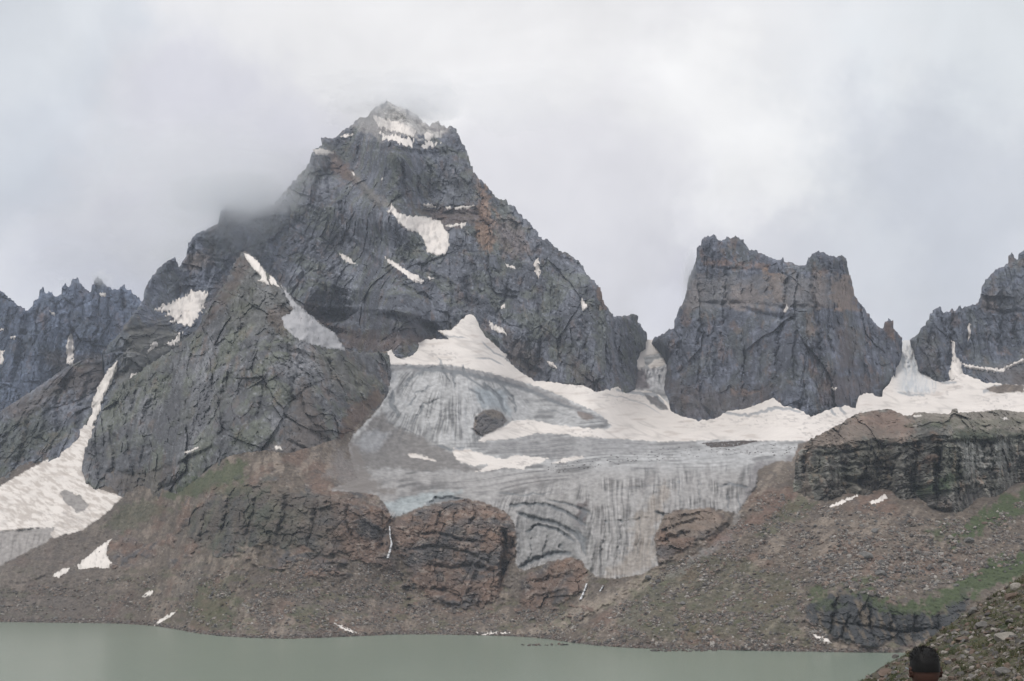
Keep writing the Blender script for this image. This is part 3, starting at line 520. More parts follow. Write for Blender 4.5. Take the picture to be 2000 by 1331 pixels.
# --- split the surface into the things it consists of
fu, fv = U[F].mean(1), V[F].mean(1); ms, mi, mc = (mks[k][F].mean(1) for k in ('snow', 'ice', 'cliff'))
lab = np.zeros(len(F), int)                                   # 0 scree
lab[mc > 0] = 1; lab[mi > 0] = 2; lab[ms > 0] = 3
o6 = sdl(fu, fv, O6) > 0; lab[o6] = 4
def cut(name, sel, mat, label, smooth=False, kind='structure', cat=None):
    if not sel.any(): return None
    Fs = F[sel]; us = np.unique(Fs); re = np.full(len(U), -1, np.int64); re[us] = np.arange(len(us))
    o = mk(name, P[us], re[Fs], col[us], mat, smooth); o['kind'] = kind; o['label'] = label
    return o
cut('scree_slope', lab == 0, M_SCREE, 'brown scree slopes running down to the far lake shore', True)
for (p, lb) in ((O1, 'large rusty brown rock outcrop under the ice edge'), (O2, 'low brown rock outcrop below the torn grey ice tongue'), (O3, 'tilted brown rock outcrop at the right edge of the lower ice tongue'),
               (O4, 'broad olive and brown cliff left of the thin waterfall'), (O5, 'small dark reddish outcrop beside a snow wedge on the left scree'), (Q1, 'dark banded cliff above the right end of the lake')):
    s = (lab == 1) & (sdl(fu, fv, p) > -9)
    lab[s] = 9; cut('rock_outcrop', s, M_ROCK, lb)
cut('rock_outcrop', lab == 1, M_ROCK, 'scattered ledges in the scree'); cut('rock_outcrop', lab == 4, M_ROCK, 'dark rock knob sticking out of the upper icefall')
left = fu < 400
cut('glacier', (lab == 2) & ~left, M_ICE, 'grey streaked glacier ice with crevasses hanging over brown cliffs', True)
cut('glacier', (lab == 2) & left, M_ICE, 'dirty grey ice below the snow apron at the left edge', True)
cut('snowfield', (lab == 3) & ~left, M_SNOW, 'cream coloured snowfield under the mountain walls', True)
cut('snowfield', (lab == 3) & left, M_SNOW, 'snow apron with grey debris at the left edge', True)

# ------------------------------------------------------------------ upper mountains, each a closed relief of its own
LAYERS = {}
def rock_disp(u, v, P, prm):
    if callable(prm['shear']):
        w = prm['shear'](u, v); p0 = dict(prm, shear=0.); p1 = dict(prm, shear=-.28)
        return (1 - w) * rock_disp(u, v, P, p0) + w * rock_disp(u, v, P, p1)
    x, y, z = P[:, 0], P[:, 1], P[:, 2]
    sh, A1, A2, A3, L = prm['shear'], prm['a1'], prm['a2'], prm['a3'], prm.get('L', 1.)
    sx = x + sh * z
    asp = prm.get('asp', 1.7)
    wx = 5 * L * noise(x / 40 / L, y / 60 / L, z / 40 / L, 200); wz = 5 * L * noise(x / 40 / L, y / 60 / L, z / 40 / L, 201)
    jx = 1.3 * L * noise(x / 7 / L, y / 20 / L, z / 7 / L, 202)
    d = A1 * ridged(sx / 150 / L, y / 150 / L, z / 210 / L, 2, 205, .45)
    v1, e1, _ = facets((sx + wx + jx) / 58 / L, (z + wz) / 58 / asp / L, 1); v2, e2, _ = facets((sx + wx + jx) / 22 / L, (z + wz + jx) / 22 / asp / L, 2)
    v3, e3, _ = facets((sx + jx) / 8.5 / L, (z + jx) / 8.5 / asp / L, 3); v4, e4, _ = facets((sx + wx + jx) / 15 / L, (z + wz) / 15 / asp ** 2.6 / L, 4)
    v5, e5, _ = facets(sx / 4.2 / L, z / 4.2 / asp / L, 5)
    ru = .40 + .75 * sstep(-.35, .35, noise(x / 75, y / 90, z / 75, 217) + .4 * noise(x / 25, y / 30, z / 25, 218))      # smooth slabs beside shattered rock
    ck = prm.get('ck', .45)
    d += A2 * (2.4 * v1 - .8 * ck * e1 + 1.3 * v2 * (.4 + .6 * ru) - .5 * ck * e2 * ru + .8 * v4 - 1.1 * ck * e4 * sstep(.0, .5, noise(x / 60, y / 60, z / 60, 216))) + A3 * ru * (1.6 * v3 - .6 * ck * e3 + .9 * v5)
    st = (z + prm.get('dip', .25) * x + wz) / (13 * L)                    # stepped beds
    d += prm.get('beds', 2.) * (st % 1) * sstep(-.3, .5, noise(x / 90, y / 90, z / 50, 215))
    d += A3 * .45 * fbm(x / 5, y / 8, z / 5, 2, 220, .65)
    return d
def layer_fn(D, prm, lines):
    def f(u, v):
        Y = D(u, v).astype(np.float32); P = pt(u, v, Y)
        return Y - rock_disp(u, v, P, prm) - prm.get('gk', 1.05) * grooves(u, v, lines)
    return f
def rock_tone(u, v, P, base, seed=0, warm=.25, olive=.25, L=1.):
    x, y, z = P.T; wq = 1.6 * L * noise(x / 7, y / 14, z / 7, 330)
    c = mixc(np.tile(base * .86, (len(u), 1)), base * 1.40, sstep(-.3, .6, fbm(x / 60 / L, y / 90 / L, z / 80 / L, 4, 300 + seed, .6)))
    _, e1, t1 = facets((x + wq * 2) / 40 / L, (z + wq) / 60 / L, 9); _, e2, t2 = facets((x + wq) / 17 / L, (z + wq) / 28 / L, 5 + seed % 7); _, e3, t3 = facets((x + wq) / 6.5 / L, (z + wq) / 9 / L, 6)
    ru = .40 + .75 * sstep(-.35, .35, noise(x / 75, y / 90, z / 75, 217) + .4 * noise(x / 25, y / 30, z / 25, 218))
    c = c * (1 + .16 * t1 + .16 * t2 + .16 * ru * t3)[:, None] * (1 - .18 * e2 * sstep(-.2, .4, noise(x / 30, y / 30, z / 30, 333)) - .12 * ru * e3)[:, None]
    c = mixc(c, base * .50, sstep(.1, .7, fbm(x / 8 / L, y / 30, z / 50 / L, 4, 305 + seed, .6)) * .65)
    c = mixc(c, RUST * 1.15, sstep(.25, .8, fbm(x / 14 / L, y / 40, z / 34 / L, 4, 310 + seed, .6)) * warm * 1.25)
    c = mixc(c, OLIVE * 1.55, sstep(-.1, .6, fbm(x / 50, y / 70, z / 40, 4, 315 + seed, .6)) * olive)
    c = mixc(c, base * 2.1, sstep(.35, .9, fbm(x / 6 / L, y / 12, z / 9 / L, 3, 320 + seed, .7)) * .55)
    c = mixc(c, base * .50, sstep(.30, .8, fbm(x / 5 / L, y / 12, z / 9 / L, 3, 326 + seed, .7)) * .55)
    return c
def mountain(name, label, poly, D, prm, lines, base, step=1.7, jag=2.5, rim=(9, 16), paints=(), warm=.25, olive=.25, seed=0, back=.10, drop=150, rimw=None, L_band=True):
    u, v, s, Fc = grid(poly, step, jag, 6., seed)
    f = layer_fn(D, prm, lines); Y = f(u, v)
    t = np.clip(s / rim[0], 0, 1); Y = Y + rim[1] * (1 - np.sqrt(t * (2 - t))) * (1. if rimw is None else rimw(u, v))
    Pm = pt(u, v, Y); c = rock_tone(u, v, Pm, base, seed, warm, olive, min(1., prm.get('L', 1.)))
    for (p, cc, k, fe, wo) in paints: c = paint(c, u, v, p, np.array(cc), k, fe, wo, 12, seed)
    if L_band: c = c * (1 + .16 * noise((Pm[:, 2] + prm.get('dip', .2) * Pm[:, 0]) / 8 + 1.2 * noise(Pm[:, 0] / 70, Pm[:, 1] / 90, Pm[:, 2] / 70, 345), Pm[:, 0] / 160, Pm[:, 1] / 300, 346) + .10 * noise((Pm[:, 2] + prm.get('dip', .2) * Pm[:, 0]) / 3.2, Pm[:, 0] / 60, Pm[:, 1] / 300, 347))[:, None]
    if prm.get('streak'): c = c * (1 + prm['streak'] * np.clip(1.6 * noise(Pm[:, 0] / 3.2, Pm[:, 1] / 60, Pm[:, 2] / 22, 340) + .8 * noise(Pm[:, 0] / 1.4, Pm[:, 1] / 60, Pm[:, 2] / 9, 341), -1.2, 1.5) * sstep(848, 866, v + .04 * (u - 1700)))[:, None]
    P2, F2, vs = skirt(Pm, Fc, back, drop)
    o = mk(name, P2, F2, np.concatenate([c, c[vs]]), M_ROCK); o['kind'] = 'structure'; o['label'] = label
    LAYERS[label] = f
    return f

# main peak
MAIN = [(475,464),(490,450),(504,435),(520,418),(529,408),(541,392),(553,379),(566,362),(582,344),(595,332),(603,322),(608,303),(617,290),(628,284),(627,270),(636,267),(644,270),(657,270),(668,257),(681,248),(690,240),(695,236),(702,231),(714,231),(723,222),(729,211),(738,207),(747,203),(756,196),(764,201),(772,207),(793,213),(806,219),(814,224),(826,238),(838,246),(846,239),(857,237),(864,246),(871,249),(880,246),(890,252),(894,262),(898,272),(907,286),(912,300),(918,318),(925,336),(942,354),(958,372),(970,387),(979,391),(985,388),(991,392),(993,400),(1005,402),(1010,412),(1024,427),(1039,440),(1048,452),(1058,467),(1069,468),(1080,480),(1095,492),(1110,494),(1118,502),(1129,508),(1140,523),(1145,536),(1159,549),(1172,562),(1176,575),(1178,590),(1189,605),(1200,619),(1212,618),(1225,618),(1233,613),(1244,615),(1249,632),(1259,645),(1264,662),(1262,680),(1250,700),(1240,760),(1200,800),(1000,790),(850,740),(740,740),(640,720),(560,640),(470,560)]
cols = [(760, 690, None, [(600, 1.25), (430, 1.05), (400, .8), (310, 2.2), (290, 1.2), (200, 1.1)]), (830, 668, None, [(560, 1.3), (500, 1.1), (410, .85), (320, 2.4), (225, 1.1)]),
        (925, 618, None, [(520, 1.3), (440, 1.1), (340, 1.8)]), (1000, 720, None, [(600, 1.6), (480, 1.2), (400, 1.3)]), (1080, 750, None, [(600, 1.8), (480, 1.3)]), (1167, 768, None, [(650, 1.9), (550, 1.3)]), (1245, 730, None, [(620, 1.5)])]
mc_ = march(cols, G, 26) + march([(620, 690, 2330, [(560, 1.4), (400, 1.15), (290, 1.3)]), (520, 600, 2420, [(520, 1.2), (420, 1.2)]), (460, 560, 2500, [(470, 1.2)]), (700, 690, 2330, [(610, 1.0), (480, 1.3), (320, 1.15), (235, 1.1)])])
D_MAIN = tps(mc_, 1e-4)
main_lines = [([(638,307),(644,345),(650,392)], 7, -24), ([(618,310),(615,350),(620,400)], 4, -10), ([(655,310),(690,345),(730,388),(765,412)], 6, 13), ([(668,335),(705,375),(740,410),(770,440)], 6, -9),
 ([(660,345),(670,420),(700,470)], 5, -13), ([(645,390),(668,440),(710,485),(750,510),(810,552)], 6, 10), ([(650,400),(690,470),(740,520),(800,565),(850,590)], 5, -10), ([(600,540),(660,560),(740,570),(820,600),(880,640)], 7, 9),
 ([(600,470),(590,520),(595,570)], 4, -10), ([(540,490),(545,540)], 4, -9), ([(555,430),(600,470),(620,500)], 3, -8), ([(620,500),(640,560),(625,610)], 4, -9), ([(560,620),(600,622),(640,616)], 8, -18),
 ([(615,614),(660,618),(700,626)], 9, -24), ([(720,618),(770,620),(812,628),(850,648)], 9, -26), ([(600,596),(660,600),(720,604),(800,610),(850,630),(880,650)], 6, 10), ([(620,640),(700,660),(770,670)], 8, -14),
 ([(905,540),(912,580),(918,605)], 9, -22), ([(890,500),(900,550),(905,600)], 5, 8), ([(930,450),(925,520),(935,580)], 5, -10), ([(870,500),(850,540),(870,590)], 5, -10), ([(840,500),(820,540)], 4, -7),
 ([(735,315),(742,385)], 4, -9), ([(760,330),(765,390)], 4, -8), ([(785,315),(792,390)], 4, -10), ([(812,330),(815,385)], 3, -7), ([(838,320),(840,395)], 4, -9), ([(865,330),(872,390)], 4, -8), ([(893,330),(900,395)], 4, -8), ([(720,300),(722,340)], 4, -7),
 ([(800,398),(860,400),(935,400)], 3, 7), ([(800,412),(870,416),(940,418)], 3, -6), ([(850,424),(900,430),(950,430)], 3, 6), ([(690,290),(760,292),(830,300),(900,298)], 4, -7), ([(700,275),(760,280),(820,292),(890,285)], 3, 6),
 ([(945,370),(960,430),(955,480)], 5, 10), ([(975,420),(985,480),(975,540)], 5, -11), ([(1000,430),(1020,490),(1010,560)], 5, -9), ([(1050,475),(1045,520),(1055,560)], 5, -13), ([(1000,540),(980,590),(965,630)], 4, -11),
 ([(1010,560),(1030,630),(1020,700)], 5, 9), ([(1045,560),(1060,640),(1050,720),(1060,745)], 6, -15), ([(1080,560),(1095,640),(1100,740)], 5, -11), ([(1110,540),(1125,620),(1130,700)], 5, 9), ([(1140,600),(1145,680),(1150,750)], 5, -12),
 ([(1165,600),(1180,670),(1190,740)], 5, -9), ([(1195,640),(1205,700),(1215,740)], 5, -12), ([(1225,630),(1235,670)], 4, -8), ([(1010,690),(1030,715),(1045,735)], 7, -16), ([(950,640),(985,680),(1010,700)], 5, 8),
 ([(1060,470),(1090,500),(1135,520),(1165,560)], 5, -8), ([(700,430),(740,460),(770,500),(800,520)], 5, -8), ([(560,400),(540,450),(560,500)], 4, -7), ([(900,560),(870,540),(820,520)], 4, 7)]
main_prm = dict(shear=lambda u, v: sstep(900, 860, u + .25 * (v - 500)) * sstep(400, 430, v + .2 * (u - 700)), a1=12, a2=6, a3=2.2, beds=3.8, dip=.6)
main_paints = [([(640,290),(660,305),(700,350),(690,360),(660,345),(645,325)], RUST * .8, .6, 5, 8), ([(930,355),(950,365),(965,420),(960,500),(930,470),(935,410)], [.28, .19, .14], .85, 7, 12), ([(950,420),(1010,430),(1040,500),(980,500)], [.22, .17, .145], .5, 10, 14),
 ([(1165,560),(1180,560),(1184,605),(1170,600)], RUST, .7, 5, 7), ([(800,405),(940,405),(950,440),(860,445)], RUST * .7, .45, 6, 10), ([(720,215),(860,215),(880,260),(740,270),(690,250)], [.36, .34, .33], .8, 10, 10), ([(735,215),(756,198),(790,214),(820,245),(860,262),(830,275),(760,240)], [.62, .60, .58], .7, 3, 14),
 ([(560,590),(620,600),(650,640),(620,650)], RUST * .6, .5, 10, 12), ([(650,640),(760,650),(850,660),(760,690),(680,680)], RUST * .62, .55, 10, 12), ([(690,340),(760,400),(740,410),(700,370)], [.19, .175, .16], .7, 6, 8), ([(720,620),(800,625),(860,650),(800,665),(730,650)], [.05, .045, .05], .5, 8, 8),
 ([(940,350),(920,330),(905,330),(860,350),(870,400),(930,400)], [.15, .16, .17], .35, 14, 12), ([(985,640),(1060,700),(1040,740),(990,705)], BROWN * .8, .7, 8, 12), ([(1110,690),(1170,740),(1170,765),(1120,750)], BROWN * .8, .5, 8, 12), ([(480,480),(520,430),(560,430),(540,520),(490,520)], [.10,.085,.08], .5, 10, 12)]
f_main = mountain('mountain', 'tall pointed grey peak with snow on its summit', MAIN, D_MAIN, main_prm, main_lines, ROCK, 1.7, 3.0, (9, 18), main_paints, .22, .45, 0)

# rock tower with two heads
TOWER = [(1262,675),(1285,655),(1295,652),(1305,646),(1316,640),(1319,622),(1323,610),(1329,599),(1338,584),(1340,570),(1343,558),(1347,542),(1351,528),(1359,509),(1361,484),(1370,477),(1372,467),(1383,461),(1396,459),(1400,466),(1408,470),(1415,467),(1421,463),(1430,466),(1437,461),(1445,467),(1453,467),(1457,481),(1466,488),(1479,491),(1487,495),(1494,498),(1505,504),(1513,507),(1522,508),(1528,504),(1535,514),(1547,513),(1556,518),(1565,520),(1576,518),(1579,506),(1586,496),(1599,491),(1611,495),(1620,499),(1629,499),(1636,503),(1646,500),(1654,506),(1656,518),(1658,530),(1663,550),(1667,564),(1670,577),(1678,590),(1686,599),(1694,610),(1701,622),(1714,637),(1724,643),(1728,632),(1735,622),(1743,626),(1746,641),(1753,650),(1762,661),(1762,690),(1758,703),(1749,707),(1750,730),(1740,752),(1727,764),(1726,800),(1690,790),(1640,830),(1560,850),(1363,850),(1310,830),(1296,780),(1299,738),(1308,690),(1290,672)]
cols = [(1300, 790, None, [(660, 2.6), (600, 2.0)]), (1363, 822, None, [(700, 3.2), (590, 2.4), (462, 2.6)]), (1450, 800, None, [(700, 3.4), (580, 3.0), (470, 2.4)]), (1530, 792, None, [(700, 3.2), (610, 2.2), (520, 2.2)]),
        (1600, 806, None, [(700, 3.2), (600, 2.8), (495, 2.4)]), (1680, 780, None, [(650, 2.6), (600, 2.0)]), (1740, 745, None, [(640, 2.0)]), (1275, 680, None, [(650, 1.5)])]
D_TOWER = tps(march(cols, G, 26), 1e-4)
tower_lines = [([(1420,480),(1422,560),(1410,640),(1415,740)], 5, -12), ([(1440,600),(1480,612),(1530,622),(1560,618)], 5, -11), ([(1380,590),(1410,598),(1440,590)], 4, -8), ([(1535,520),(1538,570),(1530,620),(1518,700),(1520,780)], 6, -15),
 ([(1536,540),(1545,570)], 4, -9), ([(1585,520),(1590,590),(1600,650),(1598,720)], 5, -12), ([(1620,600),(1615,660),(1630,700)], 5, -13), ([(1560,640),(1550,690),(1555,760)], 4, -8), ([(1600,640),(1580,680)], 5, 9),
 ([(1340,590),(1330,680),(1335,780)], 5, -10), ([(1370,600),(1365,700),(1372,800)], 4, -9), ([(1395,640),(1400,760)], 6, -11), ([(1450,620),(1455,720),(1450,790)], 4, -9), ([(1480,640),(1490,760)], 4, -9), ([(1500,680),(1505,780)], 4, 8),
 ([(1660,620),(1670,680),(1650,760)], 4, -9), ([(1700,640),(1690,700),(1680,760)], 4, -9), ([(1724,650),(1735,690)], 5, -10), ([(1340,595),(1420,590),(1530,600),(1660,600)], 5, -6), ([(1360,520),(1440,526),(1500,530)], 3, -5),
 ([(1555,810),(1572,780),(1575,740)], 5, -9), ([(1395,490),(1390,560)], 3, -6), ([(1470,500),(1468,580)], 3, -6), ([(1500,515),(1498,590)], 3, -6), ([(1620,510),(1618,580)], 3, -6), ([(1640,510),(1645,580)], 3, -6), ([(1300,700),(1320,660)], 5, 8), ([(1310,770),(1360,790),(1400,800)], 8, 7)]
tower_prm = dict(shear=0., a1=10, a2=5, a3=1.9, beds=2.0, dip=.02, asp=2.3)
tower_paints = [([(1640,540),(1660,540),(1676,600),(1630,606),(1625,560)], [.30, .20, .14], .85, 8, 12), ([(1420,560),(1480,565),(1500,600),(1430,600)], [.27, .19, .145], .6, 8, 14), ([(1380,508),(1500,515),(1500,524),(1380,520)], [.22, .15, .12], .6, 4, 10), ([(1500,530),(1530,540),(1525,590),(1500,580)], [.29, .20, .14], .7, 6, 14), ([(1345,560),(1370,540),(1370,600),(1335,610)], RUST * .75, .4, 8, 14),
 ([(1590,530),(1610,530),(1612,600),(1590,600)], [.26, .18, .14], .55, 8, 12), ([(1340,540),(1660,540),(1670,600),(1330,605)], [.20, .195, .20], .6, 8, 10), ([(1300,740),(1400,760),(1520,755),(1500,790),(1360,820),(1310,800)], BROWN * .75, .55, 12, 14), ([(1600,730),(1730,740),(1700,775),(1600,800)], [.09, .07, .065], .5, 10, 14),
 ([(1430,762),(1480,764),(1478,772),(1430,770)], [.2, .15, .13], .7, 3, 6), ([(1635,640),(1680,650),(1670,720),(1640,720)], [.11, .085, .075], .5, 12, 14), ([(1728,630),(1745,630),(1748,665),(1730,660)], RUST * .8, .6, 5, 6)]
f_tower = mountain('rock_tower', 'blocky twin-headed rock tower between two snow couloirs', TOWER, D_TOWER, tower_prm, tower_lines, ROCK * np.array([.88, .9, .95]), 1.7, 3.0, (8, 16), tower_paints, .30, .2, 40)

# right mountain
RIGHT = [(1779,665),(1792,651),(1799,642),(1806,636),(1813,624),(1817,614),(1822,607),(1833,599),(1840,604),(1843,612),(1849,611),(1855,607),(1860,603),(1863,609),(1867,608),(1871,602),(1876,597),(1880,604),(1888,600),(1897,596),(1905,594),(1912,589),(1915,570),(1919,558),(1924,549),(1931,541),(1939,534),(1946,527),(1954,522),(1961,519),(1968,515),(1970,499),(1976,496),(1981,504),(1987,506),(1991,494),(2000,488),(2040,480),(2130,470),(2130,790),(2000,790),(1900,790),(1833,770),(1812,725),(1795,725),(1785,690)]
cols = [(1785, 690, None, [(660, 1.8)]), (1830, 746, None, [(680, 2.4), (605, 2.0)]), (1900, 735, None, [(720, 1.0), (600, 2.4)]), (1960, 745, None, [(700, 1.0), (600, 2.6), (515, 2.2)]), (2050, 745, None, [(700, 1.0), (600, 2.6), (480, 2.2)]), (2130, 740, None, [(690, 1.0), (480, 2.4)])]
D_RIGHT = tps(march(cols, G, 24), 1e-4)
right_lines = [([(1862,612),(1860,660),(1850,720)], 5, -12), ([(1893,605),(1892,660),(1880,700)], 5, -12), ([(1840,610),(1845,650)], 4, -8), ([(1870,610),(1872,650)], 4, -7), ([(1915,600),(1960,612),(2000,604)], 4, -8), ([(1930,560),(1932,620),(1925,690)], 4, -9),
 ([(1955,540),(1958,620),(1950,690)], 4, -9), ([(1980,520),(1984,600),(1980,680)], 4, -9), ([(1820,640),(1812,690)], 4, -8), ([(1880,712),(1940,720),(2000,700),(2100,690)], 5, 9), ([(1835,690),(1830,730)], 5, -10)]
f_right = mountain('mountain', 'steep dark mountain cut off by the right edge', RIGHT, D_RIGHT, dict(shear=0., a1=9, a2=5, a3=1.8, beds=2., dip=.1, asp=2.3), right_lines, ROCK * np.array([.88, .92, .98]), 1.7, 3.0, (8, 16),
    [([(1912,590),(1940,560),(1945,600),(1930,615)], RUST * .8, .5, 8, 10), ([(1915,570),(2000,560),(2000,600),(1920,605)], [.12, .125, .13], .5, 10, 10), ([(1965,500),(1985,500),(1975,525)], RUST * .7, .5, 5, 6), ([(1900,720),(2130,700),(2130,760),(1960,755)], [.15, .145, .15], .8, 8, 8), ([(1985,730),(2130,700),(2130,770),(1975,762)], [.10, .085, .08], .8, 8, 6), ([(1800,650),(1830,650),(1835,740),(1800,720)], BROWN * .8, .3, 8, 10)], .25, .25, 60)

# back ridge on the left, its slope carrying snow patches
BACK = [(200,690),(240,640),(262,610),(278,590),(282,568),(289,555),(294,545),(300,538),(306,530),(312,523),(320,516),(327,511),(336,506),(343,505),(349,522),(356,512),(361,503),(365,490),(368,478),(372,470),(376,463),(387,455),(398,450),(406,447),(413,443),(419,440),(424,436),(428,424),(432,412),(440,402),(448,400),(458,408),(469,406),(485,412),(500,408),(530,398),(570,400),(570,560),(480,640),(400,700),(330,760),(250,860),(180,880),(160,862),(163,845),(176,800),(190,765),(205,735)]
D_BACK = tps(march([(190, 810, None, [(720, 1.0)]), (250, 800, None, [(690, 1.1), (600, 1.2)]), (330, 740, 2080, [(650, 1.1), (600, .7), (510, 2.2)]), (400, 680, 2180, [(640, .9), (570, .8), (440, 2.2)]), (480, 640, 2350, [(560, 1.2), (400, 2.0)]), (560, 600, 2480, [(400, 2.2)])], G, 16), 1e-4)
back_lines = [([(380,470),(372,530),(360,575)], 5, -10), ([(420,450),(412,520),(405,560)], 5, -10), ([(300,545),(295,600)], 4, -8), ([(330,520),(325,580)], 4, -7), ([(450,420),(445,500)], 5, -9), ([(240,650),(290,640),(350,650)], 5, -8), ([(270,690),(310,660),(360,650)], 4, 7), ([(280,720),(330,690),(360,680)], 4, -8), ([(210,780),(230,740),(260,710)], 5, -8), ([(200,840),(215,800),(240,760)], 5, 8), ([(350,560),(345,600)], 4, -8)]
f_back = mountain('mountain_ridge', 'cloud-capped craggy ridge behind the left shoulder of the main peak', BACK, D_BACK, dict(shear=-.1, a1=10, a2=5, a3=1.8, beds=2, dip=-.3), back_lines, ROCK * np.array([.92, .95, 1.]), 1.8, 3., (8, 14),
    [([(365,500),(400,490),(412,515),(380,530),(358,525)], [.17, .14, .12], .7, 8, 8), ([(250,640),(330,620),(360,680),(300,760),(220,780)], [.165, .16, .14], .65, 14, 14), ([(205,840),(230,760),(280,740),(260,820)], [.12, .11, .095], .5, 10, 10), ([(400,600),(440,540),(480,480),(500,520),(430,620)], [.135, .115, .11], .6, 10, 12)], .2, .2, 80)

# far jagged ridge
FAR = [(-90,530),(-40,545),(0,568),(16,580),(28,590),(42,601),(54,607),(60,603),(66,592),(72,584),(76,578),(79,566),(83,562),(87,571),(93,573),(99,566),(103,573),(109,580),(115,577),(120,570),(123,561),(127,553),(131,558),(138,556),(143,549),(150,540),(154,548),(159,558),(167,566),(174,571),(179,561),(184,549),(190,540),(196,543),(203,553),(210,562),(218,565),(225,565),(233,565),(238,558),(243,557),(248,564),(255,568),(263,574),(270,581),(276,588),(290,610),(300,700),(250,760),(150,800),(0,850),(-90,860)]
D_FAR = tps(march([(-60, 760, 3000, [(540, 2.0)]), (60, 750, 3000, [(600, 2.4)]), (130, 740, 3050, [(540, 2.4)]), (200, 720, 3100, [(540, 2.4)]), (280, 700, 3150, [(590, 2.2)])]), 1e-4)
far_lines = [([(105,580),(120,640),(110,740)], 5, -14), ([(138,600),(140,650),(135,720)], 5, -14), ([(165,580),(160,640)], 4, -10), ([(185,570),(190,640),(180,700)], 4, -12), ([(215,580),(212,660)], 4, -11), ([(240,580),(245,660)], 4, -11), ([(75,590),(70,680)], 4, -12), ([(55,612),(45,680),(20,760)], 7, -18), ([(90,620),(85,720)], 4, -10), ([(20,600),(15,660)], 5, -11)]
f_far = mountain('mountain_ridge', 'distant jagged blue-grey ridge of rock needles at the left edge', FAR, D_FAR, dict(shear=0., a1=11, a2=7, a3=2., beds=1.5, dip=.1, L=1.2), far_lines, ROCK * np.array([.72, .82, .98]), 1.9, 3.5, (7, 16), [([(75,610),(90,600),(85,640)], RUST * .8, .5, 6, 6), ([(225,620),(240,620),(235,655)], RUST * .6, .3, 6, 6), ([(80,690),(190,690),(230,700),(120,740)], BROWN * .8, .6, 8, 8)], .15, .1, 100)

# foothill between far ridge and snow apron
HILL = [(-90,830),(0,803),(20,792),(45,775),(75,755),(95,742),(115,727),(135,715),(155,706),(176,699),(200,701),(228,700),(232,708),(225,726),(211,756),(199,775),(192,805),(180,840),(165,868),(120,900),(60,930),(0,965),(-90,1000)]
D_HILL = tps(march([(-80, 955, None, [(830, 1.1)]), (0, 948, None, [(810, 1.1)]), (60, 915, None, [(760, 1.1)]), (120, 885, None, [(730, 1.1)]), (165, 850, None, [(705, 1.0)]), (210, 780, 1990, [(700, 1.0)])], G, 12), 1e-4)
hill_lines = [([(130,740),(110,790),(120,860)], 6, -10), ([(60,800),(50,860),(20,930)], 6, -10), ([(180,730),(160,790),(150,850)], 6, -9), ([(90,770),(75,850)], 5, 8), ([(20,820),(0,900)], 5, -8)]
f_hill = mountain('foothill', 'dull grey-brown foothill left of the narrow snow gully', HILL, D_HILL, dict(shear=-.2, a1=9, a2=4.5, a3=1.6, beds=2, dip=-.3), hill_lines, ROCK * .95, 1.8, 1.5, (8, 10),
    [([(0,800),(80,760),(170,705),(230,705),(200,770),(120,760),(40,830)], [.115, .095, .085], .6, 14, 12), ([(0,860),(80,800),(100,860),(0,920)], OLIVE * .85, .5, 16, 14)], .25, .4, 120)

# spur in front of the main peak
SPUR = [(470,495),(479,491),(490,497),(502,508),(514,522),(526,536),(540,548),(556,562),(574,586),(592,602),(608,617),(630,633),(653,650),(668,670),(680,685),(700,688),(725,690),(745,688),(757,690),(762,705),(764,735),(762,760),(756,778),(742,798),(722,822),(700,846),(684,862),(686,885),(694,910),(690,935),(650,960),(560,965),(480,965),(380,985),(300,980),(240,978),(215,967),(186,959),(168,942),(160,915),(161,890),(170,868),(180,845),(192,815),(205,795),(222,772),(236,750),(262,735),(290,712),(320,695),(345,678),(368,655),(388,640),(398,612),(410,598),(425,575),(440,552),(452,525),(462,508)]
D_SPUR = tps(march([(240, 975, None, [(880, 1.3), (770, 1.0)]), (320, 975, None, [(840, 1.3), (700, .95)]), (400, 945, None, [(800, 1.1), (650, .9)]), (480, 905, None, [(760, 1.1), (640, .9), (495, .95)]), (560, 895, None, [(760, 1.1), (680, .9), (570, .9)]), (640, 880, None, [(760, 1.1), (650, .9)]), (700, 865, None, [(780, 1.0), (690, .9)]), (755, 800, None, [(692, 1.0)])], G, 20)
    + [(165, 930, float(G(np.array([165.]), np.array([930.]))[0]) - 16), (162, 890, float(G(np.array([162.]), np.array([890.]))[0]) - 16), (185, 955, float(G(np.array([185.]), np.array([955.]))[0]) - 8)], 1e-4)
spur_lines = [([(185,850),(195,890),(190,940)], 6, -14), ([(215,830),(225,880),(220,940)], 6, -15), ([(245,810),(255,870),(260,940)], 6, -10), ([(280,800),(285,860),(275,920)], 5, -8), ([(300,760),(270,800),(240,850)], 6, 9), ([(340,720),(310,770),(290,830)], 6, -9), ([(280,740),(260,790),(245,830)], 5, -10),
 ([(200,920),(280,930),(350,905),(420,870)], 6, -9), ([(290,965),(330,920),(360,890),(420,865)], 5, 9), ([(300,960),(345,940),(380,905)], 5, -10), ([(400,680),(460,668),(540,660),(620,690),(700,705)], 9, 4), ([(420,700),(500,680),(590,690),(640,720)], 5, -3.5),
 ([(640,690),(645,740),(640,800)], 6, -14), ([(620,720),(632,770),(630,830)], 5, -9), ([(590,700),(570,760),(560,820)], 5, -8), ([(520,700),(520,760),(500,820)], 5, -8), ([(450,720),(430,790),(440,850)], 5, -9), ([(680,720),(700,760),(710,800)], 5, -10), ([(720,700),(740,740),(745,780)], 5, -9),
 ([(430,800),(440,840),(420,860)], 4, -7), ([(400,740),(410,800),(390,840)], 4, -7), ([(360,780),(370,830)], 4, -7), ([(470,560),(480,620),(450,680)], 5, -8), ([(520,590),(530,640)], 5, -7), ([(600,840),(640,860),(660,880)], 5, -8), ([(560,860),(600,880),(620,920)], 4, -7), ([(420,580),(400,630),(370,680)], 5, 7)]
